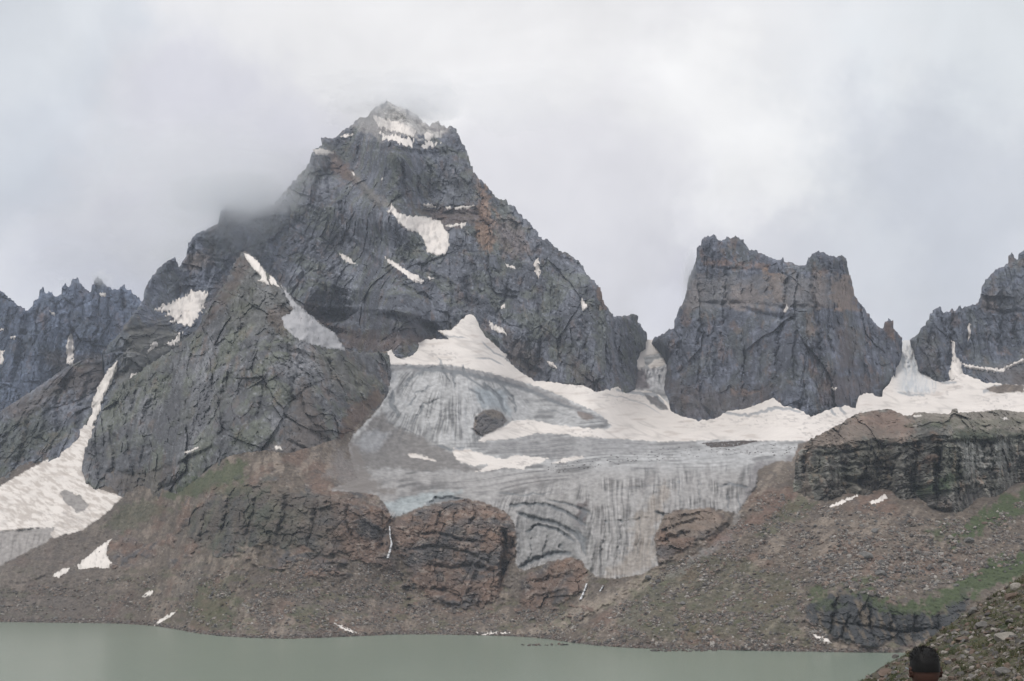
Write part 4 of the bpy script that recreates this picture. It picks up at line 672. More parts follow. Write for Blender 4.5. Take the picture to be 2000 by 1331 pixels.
f_spur = mountain('rock_spur', 'olive-grey buttress standing in front of the main peak, left of the icefall', SPUR, D_SPUR, dict(shear=.25, a1=9, a2=5., a3=2.2, beds=2.2, dip=-.15, asp=1.35, ck=.45), spur_lines, ROCK * np.array([1.08, 1.03, .94]), 1.7, 3.4, (7, 7),
    [([(480,500),(560,570),(600,660),(520,650),(450,640),(440,580)], np.array([.135, .135, .115]), .4, 16, 14), ([(600,690),(700,700),(740,780),(660,760)], np.array([.155, .15, .125]), .5, 14, 14), ([(690,790),(735,760),(745,790),(700,845),(670,850),(660,830)], RUST * .8, .6, 8, 12), ([(650,860),(670,835),(690,850),(680,880)], RUST * .7, .5, 6, 8),
     ([(520,600),(570,600),(560,660),(530,640)], [.13, .095, .08], .5, 8, 10), ([(590,740),(640,830),(660,960),(480,960),(470,900),(560,870)], [.145, .125, .115], .75, 16, 18), ([(400,940),(480,900),(560,900),(680,900),(690,960),(400,990)], [.155, .13, .118], .7, 14, 14),
     ([(318,970),(370,940),(420,913),(468,896),(480,912),(470,940),(420,955),(350,980)], GREEN * 1.1, .8, 8, 14), ([(230,740),(300,700),(340,690),(280,760),(210,800)], OLIVE * 1.1, .5, 12, 12), ([(480,500),(440,560),(400,620),(380,660),(440,600),(490,520)], [.10, .078, .07], .7, 8, 8), ([(320,780),(450,740),(480,820),(400,850),(300,850)], [.12, .12, .135], .5, 20, 16),
     ([(160,870),(300,850),(280,960),(180,955)], [.09, .093, .105], .4, 14, 10), ([(200,930),(330,910),(330,975),(215,965)], [.12,.10,.09], .6, 10, 12)], .25, .5, 140, drop=60, rimw=lambda u, v: (1 - sstep(215, 250, u) * sstep(890, 920, v)) * (1 - .75 * sstep(480, 440, u) * sstep(760, 700, v)))

# plateau with a dark cliff at the right
PLAT = [(1546,985),(1549,955),(1551,930),(1553,905),(1559,884),(1566,873),(1575,865),(1584,858),(1595,852),(1620,840),(1634,832),(1645,826),(1655,819),(1665,813),(1677,808),(1690,805),(1715,801),(1728,800),(1740,800),(1749,803),(1756,807),(1765,811),(1780,812),(1785,806),(1797,805),(1810,806),(1830,808),(1857,808),(1861,800),(1868,798),(1872,807),(1900,805),(1930,803),(1945,800),(1975,803),(2000,806),(2130,812),(2130,1010),(2000,1012),(1950,1020),(1900,1030),(1860,1032),(1800,1030),(1770,1020),(1720,1010),(1680,1010),(1630,1015),(1600,1015),(1555,1005)]
def colsurf(cols, bu=1.5, bv=1.5):
    """surface through walked-up columns, monotone along each column and smooth across them"""
    vg = np.arange(780, 1061, 3.); ug = np.arange(1520, 2161, 6.); pr = []
    for (u, v0, segs) in cols:
        Y0 = float(G(np.array([u * 1.]), np.array([v0 * 1.]))[0]) + 8
        up = march([(u, v0, Y0, segs + [(775, segs[-1][1] + .1)])]); dn = march([(u, v0, Y0, [(v0 + 30, 2.2), (1065, 1.6)])])[1:]
        q = sorted((float(p[1]), math.log(p[2])) for p in up + dn); pr.append(pchip([p[0] for p in q], [p[1] for p in q], vg))
    pr = np.array(pr); uc_ = [float(c[0]) for c in cols]
    A = np.stack([pchip(uc_, pr[:, k], np.clip(ug, uc_[0], uc_[-1])) for k in range(len(vg))]); A = blur(blur(A, 1, 0), 2, 1)
    def f(u, v):
        a = np.clip((np.asarray(u, float) - ug[0]) / 6, 0, len(ug) - 1.001); b = np.clip((np.asarray(v, float) - vg[0]) / 3, 0, len(vg) - 1.001)
        i = a.astype(int); j = b.astype(int); fa = a - i; fb = b - j
        return np.exp((A[j, i] * (1 - fa) + A[j, i + 1] * fa) * (1 - fb) + (A[j + 1, i] * (1 - fa) + A[j + 1, i + 1] * fa) * fb)
    return f
D_PLAT = colsurf([(1555, 962, [(900, 3.), (880, 1.5)]), (1580, 975, [(890, 3.), (862, .9)]), (1622, 990, [(880, 2.8), (838, .6)]), (1655, 962, [(870, 2.4), (819, .45)]), (1692, 976, [(880, 3.2), (804, .4)]),
  (1728, 952, [(865, 2.2), (802, .4)]), (1762, 984, [(868, 3.2), (808, .4)]), (1792, 966, [(856, 2.4), (808, .45)]), (1818, 1002, [(850, 3.2), (806, .4)]), (1850, 1006, [(852, 3.2), (808, .4)]), (1888, 999, [(850, 3.), (806, .4)]),
  (1912, 972, [(856, 3.), (804, .4)]), (1948, 978, [(850, 3.), (802, .4)]), (1982, 945, [(850, 2.6), (804, .4)]), (2030, 948, [(845, 2.8), (808, .4)]), (2130, 925, [(840, 2.6), (812, .4)])])
plat_lines = [([(1836,872),(1830,930),(1840,990)], 9, -10), ([(1800,868),(1795,900)], 12, -6), ([(1745,880),(1740,930),(1735,965)], 12, 5), ([(1620,900),(1625,940),(1620,975)], 11, 4), ([(1880,870),(1885,920),(1895,965)], 10, 5), ([(1690,890),(1688,930),(1695,965)], 6, -5),
 ([(1580,872),(1640,868),(1700,858),(1780,850),(1850,848),(1930,852),(2050,846)], 4, 5), ([(1570,892),(1640,886),(1710,876),(1790,866),(1870,864),(1960,866),(2080,862)], 3.5, -5), ([(1575,925),(1650,918),(1730,915),(1790,920)], 3, -4), ([(1850,900),(1930,903),(2020,898)], 3, -4), ([(1860,940),(1920,935),(1990,930)], 3, -4), ([(1590,955),(1660,950),(1720,945)], 3, -4), ([(1960,866),(1955,900),(1962,935)], 3, -5), ([(1905,868),(1908,900)], 2.5, -4), ([(1922,868),(1920,905)], 2.5, -4), ([(1885,868),(1890,905)], 2.5, -4),
 ([(1765,870),(1745,910),(1738,960)], 6, -12), ([(1800,880),(1820,885),(1836,880)], 6, -10), ([(1838,860),(1836,900),(1828,950),(1835,990)], 5, -14), ([(1790,830),(1788,880),(1775,930)], 5, 8), ([(1640,870),(1645,910)], 4, -6), ([(1700,860),(1698,900)], 4, -7), ([(1600,880),(1605,940)], 5, -7),
 ([(1575,880),(1570,940)], 5, -8), ([(1870,870),(1875,930),(1870,985)], 4, -7), ([(1900,870),(1902,940)], 4, -7), ([(1935,860),(1940,940)], 4, -7), ([(1968,860),(1965,930)], 4, -7), ([(1850,855),(1920,858),(1990,850)], 4, 6), ([(1900,918),(1970,918)], 3, -6), ([(1620,905),(1680,910),(1740,900)], 4, -6),
 ([(1640,935),(1680,940),(1700,930)], 5, -10), ([(1570,930),(1580,980)], 4, -6), ([(1660,880),(1620,888),(1590,885)], 4, -6), ([(1810,900),(1815,940)], 6, -10), ([(1885,950),(1900,940),(1925,945)], 5, 8), ([(1810,985),(1840,990),(1870,985)], 6, 8)]
plat_prm = dict(shear=0., a1=3.0, a2=3.4, a3=1.4, beds=2.6, dip=.02, L=.5, asp=.85, streak=.5)
f_plat = mountain('cliff', 'dark streaked cliff under a flat rocky shelf at the right edge', PLAT, D_PLAT, plat_prm, plat_lines, np.array([.125, .122, .112]), 1.7, 2.2, (5, 4),
    [([(1560,870),(1600,845),(1700,798),(1760,805),(1785,812),(1780,860),(1740,870),(1700,850),(1640,875),(1600,875)], [.215, .175, .15], .85, 6, 10), ([(1660,820),(1740,800),(1790,840),(1760,850),(1700,830)], [.20, .135, .11], .5, 8, 10), ([(1790,800),(2130,800),(2130,845),(1960,850),(1860,840),(1850,825),(1790,830)], [.225, .205, .18], .9, 4, 6), ([(1800,822),(1900,818),(2130,822),(2130,834),(1900,832),(1800,830)], [.13, .13, .10], .6, 3, 6),
     ([(1870,864),(1975,860),(1965,920),(1880,925)], [.27, .27, .26], .6, 6, 9), ([(1660,850),(1700,850),(1760,890),(1740,960),(1690,960)], [.11, .10, .085], .5, 10, 12), ([(1770,830),(1860,825),(1870,860),(1950,865),(1950,850),(2130,860),(2130,850)], [.04, .055, .03], .6, 6, 8), ([(1810,890),(1836,885),(1836,900),(1800,905)], [.16, .10, .075], .7, 4, 4), ([(1570,900),(1560,980),(1585,960)], [.14, .10, .08], .5, 6, 8),
     ([(1780,950),(1830,940),(1880,910),(1850,960),(1800,970)], [.045, .07, .035], .7, 8, 8), ([(1810,970),(1900,960),(1940,970),(1900,1000),(1810,1000)], [.135, .125, .12], .5, 8, 8), ([(1600,940),(1700,930),(1720,965),(1620,985)], [.11, .095, .085], .5, 8, 10)], .35, .25, 160, back=.05, drop=25, rimw=lambda u, v: 1 - sstep(915, 945, v))

# ------------------------------------------------------------------ snow patches lying on the rock
def lowf(u, v): return lower_depth(u, v)[0]
HOST = {'main': (f_main, 2.2), 'tower': (f_tower, 2.), 'right': (f_right, 2.), 'back': (f_back, 2.), 'far': (f_far, 2.5), 'spur': (f_spur, 2.), 'plat': (f_plat, .9), 'low': (lowf, 1.)}
def snow_patch(label, host, poly, tone=SNOW * 1.05, thick=None, group=None, jag=2.4):
    f, th = HOST[host]; th = thick or th
    u, v, s, Fc = grid(poly, 1.0, jag, 4., int(poly[0][0]) % 50)
    Y = f(u, v)
    # settle the snow over the bumps: local smoothing of the rock underneath
    n = len(u); acc = Y.copy(); ct = np.ones(n)
    for it in range(14):
        a2 = acc.copy(); c2 = np.ones(n)
        for i, j in ((0, 1), (1, 2), (2, 3), (3, 0)):
            np.add.at(a2, Fc[:, i], acc[Fc[:, j]]); np.add.at(c2, Fc[:, i], 1); np.add.at(a2, Fc[:, j], acc[Fc[:, i]]); np.add.at(c2, Fc[:, j], 1)
        acc = a2 / c2
    Ys = .7 * acc + .3 * np.minimum(acc, Y) - th * (.55 + 1.1 * sstep(0, 4, s))
    Pp = pt(u, v, Ys); c = np.tile(tone, (n, 1)) * (1 + .05 * fbm(u / 12, v / 9, 0 * u, 3, 400) - .22 * sstep(.1, .7, fbm(u / 7, v / 14, 0 * u, 3, 402)))[:, None] * (1 - .25 * sstep(3, 0, s))[:, None]
    P2, F2, vs = skirt(Pp, Fc, .0015 if host != 'plat' else .003, 1.0, .01)
    o = mk('snow_patch', P2, F2, np.concatenate([c, c[vs]]), M_SNOW, True, origin=Pp.mean(0)); tag(o, label, 'snow patch', group)
    return o
SP = [
 ('upper bright snow band just under the summit tip of the main peak', 'main', [(725,229),(735,224),(756,233),(776,239),(801,245),(814,257),(809,268),(789,262),(768,258),(747,251),(735,243)]),
 ('second snow band below the summit band of the main peak', 'main', [(735,256),(756,264),(776,264),(808,272),(807,290),(789,284),(772,278),(750,273)]),
 ('short snow sliver right of the summit bands', 'main', [(824,284),(834,277),(861,281),(847,287),(826,293)]),
 ('faint snow fringe on the crest left of the summit', 'main', [(664,268),(676,262),(690,262),(688,267),(674,270)]),
 ('broken snow flecks between the summit and the right horn', 'main', [(826,262),(836,256),(846,262),(842,272),(832,276)]),
 ('small snow fleck above the big patch, by the rubble ramp', 'main', [(686,336),(691,338),(698,347),(692,346)]),
 ('tiny snow fleck in a dark niche of the upper wall', 'main', [(743,351),(748,346),(750,351),(745,354)]),
 ('small snow cap on the left shoulder of the main peak', 'main', [(613,293),(626,289),(655,300),(632,304),(616,302)]),
 ('largest snow patch in the middle of the main peak, shaped like a sock', 'main', [(764,398),(776,414),(801,423),(830,423),(859,431),(876,456),(878,480),(871,497),(855,500),(834,493),(828,472),(818,456),(797,450),(776,435),(768,419),(752,412),(762,410)]),
 ('thin snow dash on the upper rock band, left of its neighbour dash', 'main', [(824,400),(838,398),(853,405),(838,407)]),
 ('long thin snow dash on the upper rock band at right', 'main', [(886,405),(905,402),(931,401),(917,407),(888,410)]),
 ('tiny snow dot between two snow dashes', 'main', [(869,404),(880,403),(879,409),(870,409)]),
 ('ragged snow strip right beside the sock-shaped patch', 'main', [(867,441),(888,438),(911,434),(903,447),(898,441),(880,446)]),
 ('short slanting snow streak left below the big patch', 'main', [(663,494),(677,500),(698,518),(681,515),(665,504)]),
 ('long slanting snow streak below the big patch', 'main', [(751,501),(773,513),(793,528),(814,537),(827,549),(822,556),(801,547),(776,526),(755,511)]),
 ('tiny snow fleck at the lower end of the long slanting streak', 'main', [(832,539),(849,544),(838,547)]),
 ('small snow dash on the right half of the main face', 'main', [(987,516),(1000,519),(1012,528),(990,523)]),
 ('upright snow strip in a gully near the right ridge of the main peak', 'main', [(1050,502),(1055,515),(1056,534),(1052,546),(1046,534),(1042,519),(1046,508)]),
 ('small snow spot far out on the right ridge flank', 'main', [(1136,583),(1142,590),(1150,600),(1140,608),(1135,598)]),
 ('hooked snow patch just right of the snow cone tip', 'main', [(957,626),(966,635),(981,641),(992,656),(971,649),(960,643),(955,637)]),
 ('tiny snow spot above the hooked patch', 'main', [(977,598),(986,594),(987,602),(978,604)]),
 ('small snow spot low on the main wall near the glacier', 'main', [(1066,705),(1080,708),(1088,719),(1076,717)]),
 ('snow strip running down the top of the left spur', 'spur', [(475,494),(491,498),(504,512),(516,530),(526,557),(504,549),(512,543),(500,530),(487,514)]),
 ('pointed snow flake beside the strip on the spur', 'spur', [(526,536),(537,544),(545,562),(528,556)]),
 ('thin pale line of snow on the lower spur', 'spur', [(354,887),(371,879),(388,873),(376,883)]),
 ('tiny white snow dot low on the spur', 'spur', [(537,872),(550,871),(551,880),(538,881)]),
 ('wide snow patch on the slope left of the spur', 'back', [(300,605),(330,592),(353,583),(376,568),(391,567),(407,573),(394,609),(379,628),(372,639),(353,634),(330,630),(345,622),(322,618),(330,610),(308,610)]),
 ('narrow snow tongue below the wide patch', 'back', [(325,673),(342,662),(357,647),(349,665),(336,677)]),
 ('small ragged snow spot left of the narrow tongue', 'back', [(287,685),(300,667),(312,671),(300,680),(289,689)]),
 ('slanting snow lens above the narrow snow gully', 'back', [(290,732),(300,714),(319,703),(324,698),(315,718),(302,730)]),
 ('tiny snow spot left of the slanting lens', 'back', [(252,742),(258,731),(268,729),(263,738)]),
 ('upright snow streak in the distant jagged ridge', 'far', [(129,669),(137,648),(145,669),(143,714),(130,711)]),
 ('small snow fleck under the needles of the far ridge', 'far', [(98,608),(108,612),(107,618),(99,616)]),
 ('tiny snow fleck near the right needles of the far ridge', 'far', [(195,574),(206,572),(205,579),(197,581)]),
 ('snow sliver at the left frame edge on the far ridge', 'far', [(-6,684),(9,686),(5,712),(-6,716)]),
 ('snow speck above the sliver at the left frame edge', 'far', [(22,657),(30,658),(28,664),(22,663)]),
 ('upper of two snow specks at the left frame edge', 'far', [(2,640),(9,642),(7,648),(1,646)]),
 ('slanting snow strip under the right cliff', 'low', [(1619,989),(1647,976),(1678,964),(1676,971),(1647,985),(1624,992)]),
 ('short snow wedge under the right cliff, right of the slanting strip', 'low', [(1698,980),(1712,975),(1727,965),(1735,974),(1716,983),(1702,988)]),
 ('small snow spot on the rim of the right shelf', 'plat', [(1779,813),(1792,809),(1804,813),(1789,817)]),
 ('snow spot at the right end of the rocky shelf', 'plat', [(1953,816),(1968,816),(1975,821),(1960,822)]),
 ('small snow streak high in the notch of the tower', 'tower', [(1531,609),(1538,594),(1542,602),(1536,611)]),
 ('tiny snow spot low on the right of the tower', 'tower', [(1621,757),(1634,757),(1630,764)]),
 ('tall thin snow couloir in the right mountain', 'right', [(1859,666),(1867,667),(1865,684),(1868,696),(1877,708),(1881,731),(1872,743),(1856,745),(1854,729),(1860,705),(1859,690)]),
 ('faint snow streak high in the second gully of the right mountain', 'right', [(1890,630),(1896,633),(1897,654),(1891,666)]),
 ('curved snow ledge at the foot of the right mountain', 'right', [(1879,711),(1912,716),(1954,721),(2000,699),(2060,680),(2060,688),(2000,706),(1954,729),(1912,723),(1882,717)]),
 ('snow wedge against the small reddish outcrop', 'low', [(221,1050),(211,1067),(209,1087),(218,1100),(212,1111),(190,1110),(172,1112),(152,1113),(150,1105),(170,1087),(190,1070)]),
 ('small snow patch left below the snow wedge', 'low', [(102,1126),(109,1119),(125,1111),(137,1109),(130,1120),(112,1131)]),
 ('white snow dot in the middle of the left scree', 'low', [(278,1165),(292,1153),(300,1156),(295,1163),(282,1168)]),
 ('thin snow streak reaching the lake shore', 'low', [(303,1222),(310,1211),(332,1199),(347,1191),(342,1201),(325,1211),(308,1223)]),
 ('pale line of snow on the tip of the lake spit', 'low', [(650,1216),(680,1226),(701,1239),(676,1235)]),
 ('flat strip of snow at the water edge', 'low', [(929,1235),(998,1235),(990,1241),(938,1242)]),
 ('snow sliver at the foot of the dark banded cliff', 'low', [(1585,1237),(1602,1243),(1620,1249),(1625,1257),(1610,1257),(1594,1247)]),
]
for k_, (lb, h, p) in enumerate(SP): snow_patch(lb, h, p, jag=5.5 if k_ < 3 or 'wide' in lb else 2.6)
snow_patch('dusty grey fan of old snow on the right flank of the spur', 'spur', [(549,558),(562,572),(576,590),(592,604),(608,619),(630,636),(653,652),(675,685),(638,681),(600,672),(575,660),(556,641),(548,620),(566,612),(572,604),(558,582)], np.array([.44, .44, .46]), 1.5)
snow_patch('long narrow snow gully left of the spur', 'back', [(231,704),(226,726),(213,756),(203,775),(194,805),(185,829),(178,862),(160,864),(162,835),(174,800),(188,765),(203,735),(219,713)], SNOW, 5.)

# ------------------------------------------------------------------ waterfalls
M_WATERFALL = mat_plain('falling_water', (.66, .67, .70), .4, .5, .2, .5)
def fall(label, pts, w):
    vs, fs = [], []; n = 14
    T = np.linspace(0, 1, n * (len(pts) - 1) + 1); PP = np.array(pts, float)
    for k, t in enumerate(T):
        q = t * (len(pts) - 1); i = min(int(q), len(pts) - 2); a = PP[i] + (PP[i + 1] - PP[i]) * (q - i)
        ww = w * (1 + .5 * math.sin(k * 1.7) * .6 + .4 * random.random()) * (.7 + .6 * t)
        for s in (-1, -.4, .4, 1):
            uu, vv = a[0] + s * ww + random.uniform(-.3, .3), a[1]
            Y = float(lowf(np.array([a[0]], np.float32), np.array([vv], np.float32))[0]) - 3.0 - 1.2 * (1 - s * s)
            vs.append(pt(np.array(uu), np.array(vv), Y))
    for k in range(len(T) - 1):
        for s in range(3): fs.append((4 * k + s, 4 * k + s + 1, 4 * k + s + 5, 4 * k + s + 4))
    vs = np.array(vs); Fc = np.array(fs)[:, ::-1]
    P2, F2, _ = skirt(vs, Fc, .003, .5, .02)
    tag(mk('waterfall', P2, F2, None, M_WATERFALL, True, origin=vs.mean(0)), label, 'waterfall')
fall('thin white waterfall in the cleft between two brown cliffs', [(761,1028),(762,1048),(765,1062),(761,1078),(757,1090)], 1.5)
fall('short waterfall spilling below the ice tongue', [(1146,1140),(1143,1150),(1139,1160),(1134,1171)], 1.7)
fall('tiny trickle right of the short waterfall', [(1178,1144),(1175,1150),(1172,1155)], 1.2)

# ------------------------------------------------------------------ near hillside at the lower right
NEAR = [(1640,1362),(1660,1346),(1676,1334),(1700,1318),(1722,1303),(1745,1290),(1765,1280),(1782,1268),(1800,1256),(1822,1243),(1842,1228),(1862,1214),(1884,1200),(1905,1187),(1926,1172),(1950,1156),(1975,1139),(2000,1122),(2060,1080),(2140,1030),(2140,1560),(1500,1560),(1560,1440)]
D_NEAR = tps([(1640,1360,98), (1680,1331,96), (1780,1270,96), (1900,1190,97), (2000,1122,98), (2140,1030,101), (1800,1331,82), (1900,1331,77), (1900,1260,87), (2000,1200,88), (2000,1331,72), (2140,1331,66), (2140,1180,86), (1560,1560,60), (1800,1560,55), (2140,1560,48)], 1e-4)
def near_depth(u, v):
    Y = D_NEAR(u, v).astype(np.float32); Pn = pt(u, v, Y); x, y, z = Pn.T
    return Y - (1.1 * fbm(x / 7, y / 7, z / 7, 3, 500) + .30 * fbm(x / 1.4, y / 1.4, z / 1.4, 3, 505, .6) + .10 * fbm(x / .45, y / .45, z / .45, 2, 508))
un, vn, sn, Fn = grid(NEAR, 1.6, 1.2, 5., 9)
Yn = near_depth(un, vn); tn = np.clip(sn / 9, 0, 1); Yn = Yn + 1.6 * (1 - np.sqrt(tn * (2 - tn)))
Pn = pt(un, vn, Yn); x, y, z = Pn.T
cn = np.tile([.098, .088, .068], (len(un), 1)) * (1 + .25 * fbm(x / 1.2, y / 1.2, z / 1.2, 3, 510, .7))[:, None]
cn = mixc(cn, np.array([.082, .085, .048]), sstep(-.2, .5, fbm(x / 3.5, y / 3.5, z / 2.2, 4, 515, .65)) * .8)
cn = mixc(cn, np.array([.038, .052, .030]), sstep(.25, .6, fbm(x / 2.2, y / 2.2, z / 1.2, 4, 520, .65)) * .8)
cn = mixc(cn, np.array([.15, .125, .11]), sstep(.25, .7, fbm(x / .8, y / .8, z / .6, 3, 525)) * .6)
P2, F2, vs_ = skirt(Pn, Fn, .35, 14, .02)
o = mk('hillside', P2, F2, np.concatenate([cn, cn[vs_]]), mat_tone('near_turf', .3, 2.5, .95, .6, 4.)); o['kind'] = 'structure'; o['label'] = 'stony grass slope in the lower right corner'
# footing under the viewer and the person, below the frame
xs, ys = np.meshgrid(np.linspace(-14, 30, 90), np.linspace(-12, 50, 110)); 
zs = 58.35 - .055 * np.clip(ys, 0, 99) - .004 * np.clip(ys - 8, 0, 99) ** 2 - .006 * np.clip(-xs - 1, 0, 99) ** 2 + .03 * noise(xs, ys, 0 * xs, 7)
ids = np.arange(xs.size).reshape(xs.shape); Fg = np.stack([ids[:-1, :-1], ids[:-1, 1:], ids[1:, 1:], ids[1:, :-1]], -1).reshape(-1, 4)
o = mk('path', np.stack([xs, ys, zs], -1).reshape(-1, 3), Fg, np.tile([.12, .105, .08], (xs.size, 1)), M_SCREE, True); o['kind'] = 'structure'; o['label'] = 'trodden ground at the viewpoint'
def path_z(px, py): return 58.35 - .055 * max(py, 0) - .004 * max(py - 8, 0) ** 2

# ------------------------------------------------------------------ lake and wide ground
M_LAKE = bpy.data.materials.new('glacial_water'); M_LAKE.use_nodes = True; t = M_LAKE.node_tree; n = t.nodes; b = n['Principled BSDF']
b.inputs['Roughness'].default_value = .22; b.inputs['IOR'].default_value = 1.33; b.inputs['Specular IOR Level'].default_value = .35
co = N(n, 'ShaderNodeTexCoord'); mp = N(n, 'ShaderNodeMapping'); mp.inputs['Scale'].default_value = (.010, .0035, 1); t.links.new(co.outputs['Object'], mp.inputs[0])
nz = N(n, 'ShaderNodeTexNoise', inp={'Scale': 1., 'Detail': 4.}); t.links.new(mp.outputs[0], nz.inputs['Vector'])
cr = N(n, 'ShaderNodeMix', data_type='RGBA'); cr.inputs[6].default_value = (.228, .282, .232, 1); cr.inputs[7].default_value = (.25, .30, .243, 1)
t.links.new(nz.outputs[0], cr.inputs[0]); t.links.new(cr.outputs[2], b.inputs['Base Color'])
nb = N(n, 'ShaderNodeTexNoise', inp={'Scale': .6, 'Detail': 5.}); t.links.new(co.outputs['Object'], nb.inputs['Vector'])
bp = N(n, 'ShaderNodeBump', inp={'Strength': .3, 'Distance': .5}); t.links.new(nb.outputs[0], bp.inputs['Height']); t.links.new(bp.outputs[0], b.inputs['Normal'])
Vl = np.array([(-2200, -900, 0), (1400, -900, 0), (1400, 2000, 0), (-2200, 2000, 0)], float)
o = mk('lake', Vl, np.array([[0, 1, 2, 3]]), None, M_LAKE); o['kind'] = 'structure'; o['label'] = 'milky grey-green glacial lake'
Vg = np.array([(-4500, -2000, -40), (4500, -2000, -40), (4500, 5500, -40), (-4500, 5500, -40)], float)
o = mk('ground', Vg, np.array([[0, 1, 2, 3]]), np.tile([.12, .11, .1], (4, 1)), M_SCREE); o['kind'] = 'structure'

# ------------------------------------------------------------------ stones
def ico():
    g = (1 + 5 ** .5) / 2
    v = np.array([(-1, g, 0), (1, g, 0), (-1, -g, 0), (1, -g, 0), (0, -1, g), (0, 1, g), (0, -1, -g), (0, 1, -g), (g, 0, -1), (g, 0, 1), (-g, 0, -1), (-g, 0, 1)], float); v /= np.linalg.norm(v[0])
    f = np.array([(0, 11, 5), (0, 5, 1), (0, 1, 7), (0, 7, 10), (0, 10, 11), (1, 5, 9), (5, 11, 4), (11, 10, 2), (10, 7, 6), (7, 1, 8), (3, 9, 4), (3, 4, 2), (3, 2, 6), (3, 6, 8), (3, 8, 9), (4, 9, 5), (2, 4, 11), (6, 2, 10), (8, 6, 7), (9, 8, 1)])
    return v, f
IV, IF = ico()
TONES = np.array([[.17, .15, .14], [.23, .205, .185], [.125, .115, .11], [.165, .125, .107], [.30, .28, .26], [.14, .135, .13], [.22, .17, .14]])
def rocks(name, pos, size, label, tones=TONES, tp=None, flat=.65):
    n = len(pos); R = rng.normal(size=(n, 3, 3)); Qm, _ = np.linalg.qr(R)
    sc = size[:, None] * np.stack([np.ones(n), rng.uniform(.55, .95, n), rng.uniform(.4, flat, n)], 1)
    v = IV[None] * (1 + .35 * rng.uniform(-1, 1, (n, 12)))[..., None]; v = v * sc[:, None, :]
    v = np.einsum('nij,nkj->nki', Qm, v); v[..., 2] *= .8; v = v + pos[:, None, :]
    f = IF[None] + (np.arange(n) * 12)[:, None, None]
    ci = tones[rng.choice(len(tones), n, p=tp)] * rng.uniform(.75, 1.2, (n, 1)); c = np.repeat(ci, 12, 0)
    o = mk(name, v.reshape(-1, 3), f.reshape(-1, 3), c, M_STONE); o['kind'] = 'stuff'; o['label'] = label
    return o
def inpoly(n, poly, dens=None):
    Pp = np.array(poly); out = []
    while sum(map(len, out)) < n:
        q = rng.uniform(Pp.min(0), Pp.max(0), (n * 2, 2)).astype(np.float32)
        k = sd(q[:, 0], q[:, 1], poly) > 0
        if dens is not None: k &= rng.random(len(q)) < dens(q[:, 0], q[:, 1])
        out.append(q[k])
    return np.concatenate(out)[:n]
ZONES = [ # polygon, number, size range in metres, tones weight
 ([(1130,1250),(1200,1190),(1300,1110),(1420,1040),(1500,960),(1560,975),(1640,995),(1700,985),(1800,1015),(1900,1010),(2050,960),(2050,1080),(1860,1140),(1740,1180),(1640,1140),(1570,1180),(1620,1250),(1600,1272),(1200,1264)], 20000, (.5, 2.4), 'loose stones covering the right talus slope'),
 ([(560,1090),(740,1100),(790,1120),(850,1185),(1000,1195),(1150,1180),(1120,1250),(1000,1243),(700,1240),(560,1246),(480,1244),(500,1150)], 11000, (.5, 2.2), 'loose stones below the brown outcrops'),
 ([(-40,1214),(-40,1160),(200,1130),(300,1120),(480,1110),(560,1246),(420,1240),(310,1221)], 4500, (.5, 2.6), 'loose stones on the left scree'),
 ([(1570,1100),(1700,1060),(1860,1080),(1880,1120),(1740,1170),(1600,1140)], 3000, (.9, 3.4), 'coarse blocks above the banded cliff')]
for (p, cnt, (a, bb), lb) in ZONES:
    q = inpoly(cnt, p, lambda u, v: .06 + .94 * sstep(-.15, .5, noise(u / 44, v / 26, 0 * u, 600) + .4 * noise(u / 14, v / 9, 0 * u, 601)))
    Yq = lowf(q[:, 0], q[:, 1]); pos = pt(q[:, 0], q[:, 1], Yq); size = a + (bb - a) * rng.random(cnt) ** 5
    rocks('rubble', pos, size, lb)
# shore stones
q = np.stack([rng.uniform(-40, 1740, 3500)] * 2, 1).astype(np.float32); q[:, 1] = np.interp(q[:, 0], shx, shv) - np.abs(rng.normal(0, 3.2, len(q)))
pos = pt(q[:, 0], q[:, 1], lowf(q[:, 0], q[:, 1])); rocks('rubble', pos, rng.uniform(.6, 2.2, len(q)), 'stones strewn along the lake shore', TONES[:4] * .85)
# stones on the glacier
q = inpoly(260, [(1080,905),(1300,875),(1560,866),(1540,890),(1400,890),(1200,910),(1050,930)]); pos = pt(q[:, 0], q[:, 1], lowf(q[:, 0], q[:, 1])); rocks('rubble', pos, rng.uniform(.5, 1.4, len(q)) ** 1.5, 'dark stones lying on the glacier surface', TONES[[0, 2]] * .7)
q = inpoly(900, [(1370,866),(1440,862),(1480,862),(1440,872),(1390,875)]); pos = pt(q[:, 0], q[:, 1], lowf(q[:, 0], q[:, 1])); rocks('rubble', pos, rng.uniform(.8, 1.8, len(q)), 'dark debris line where snow meets ice', TONES[[0, 2, 3]] * .75)
q = inpoly(9000, NEAR); pos = pt(q[:, 0], q[:, 1], near_depth(q[:, 0], q[:, 1])); rocks('rubble', pos, .05 + .26 * rng.random(len(q)) ** 4, 'small stones in the near grass slope', TONES * .85)

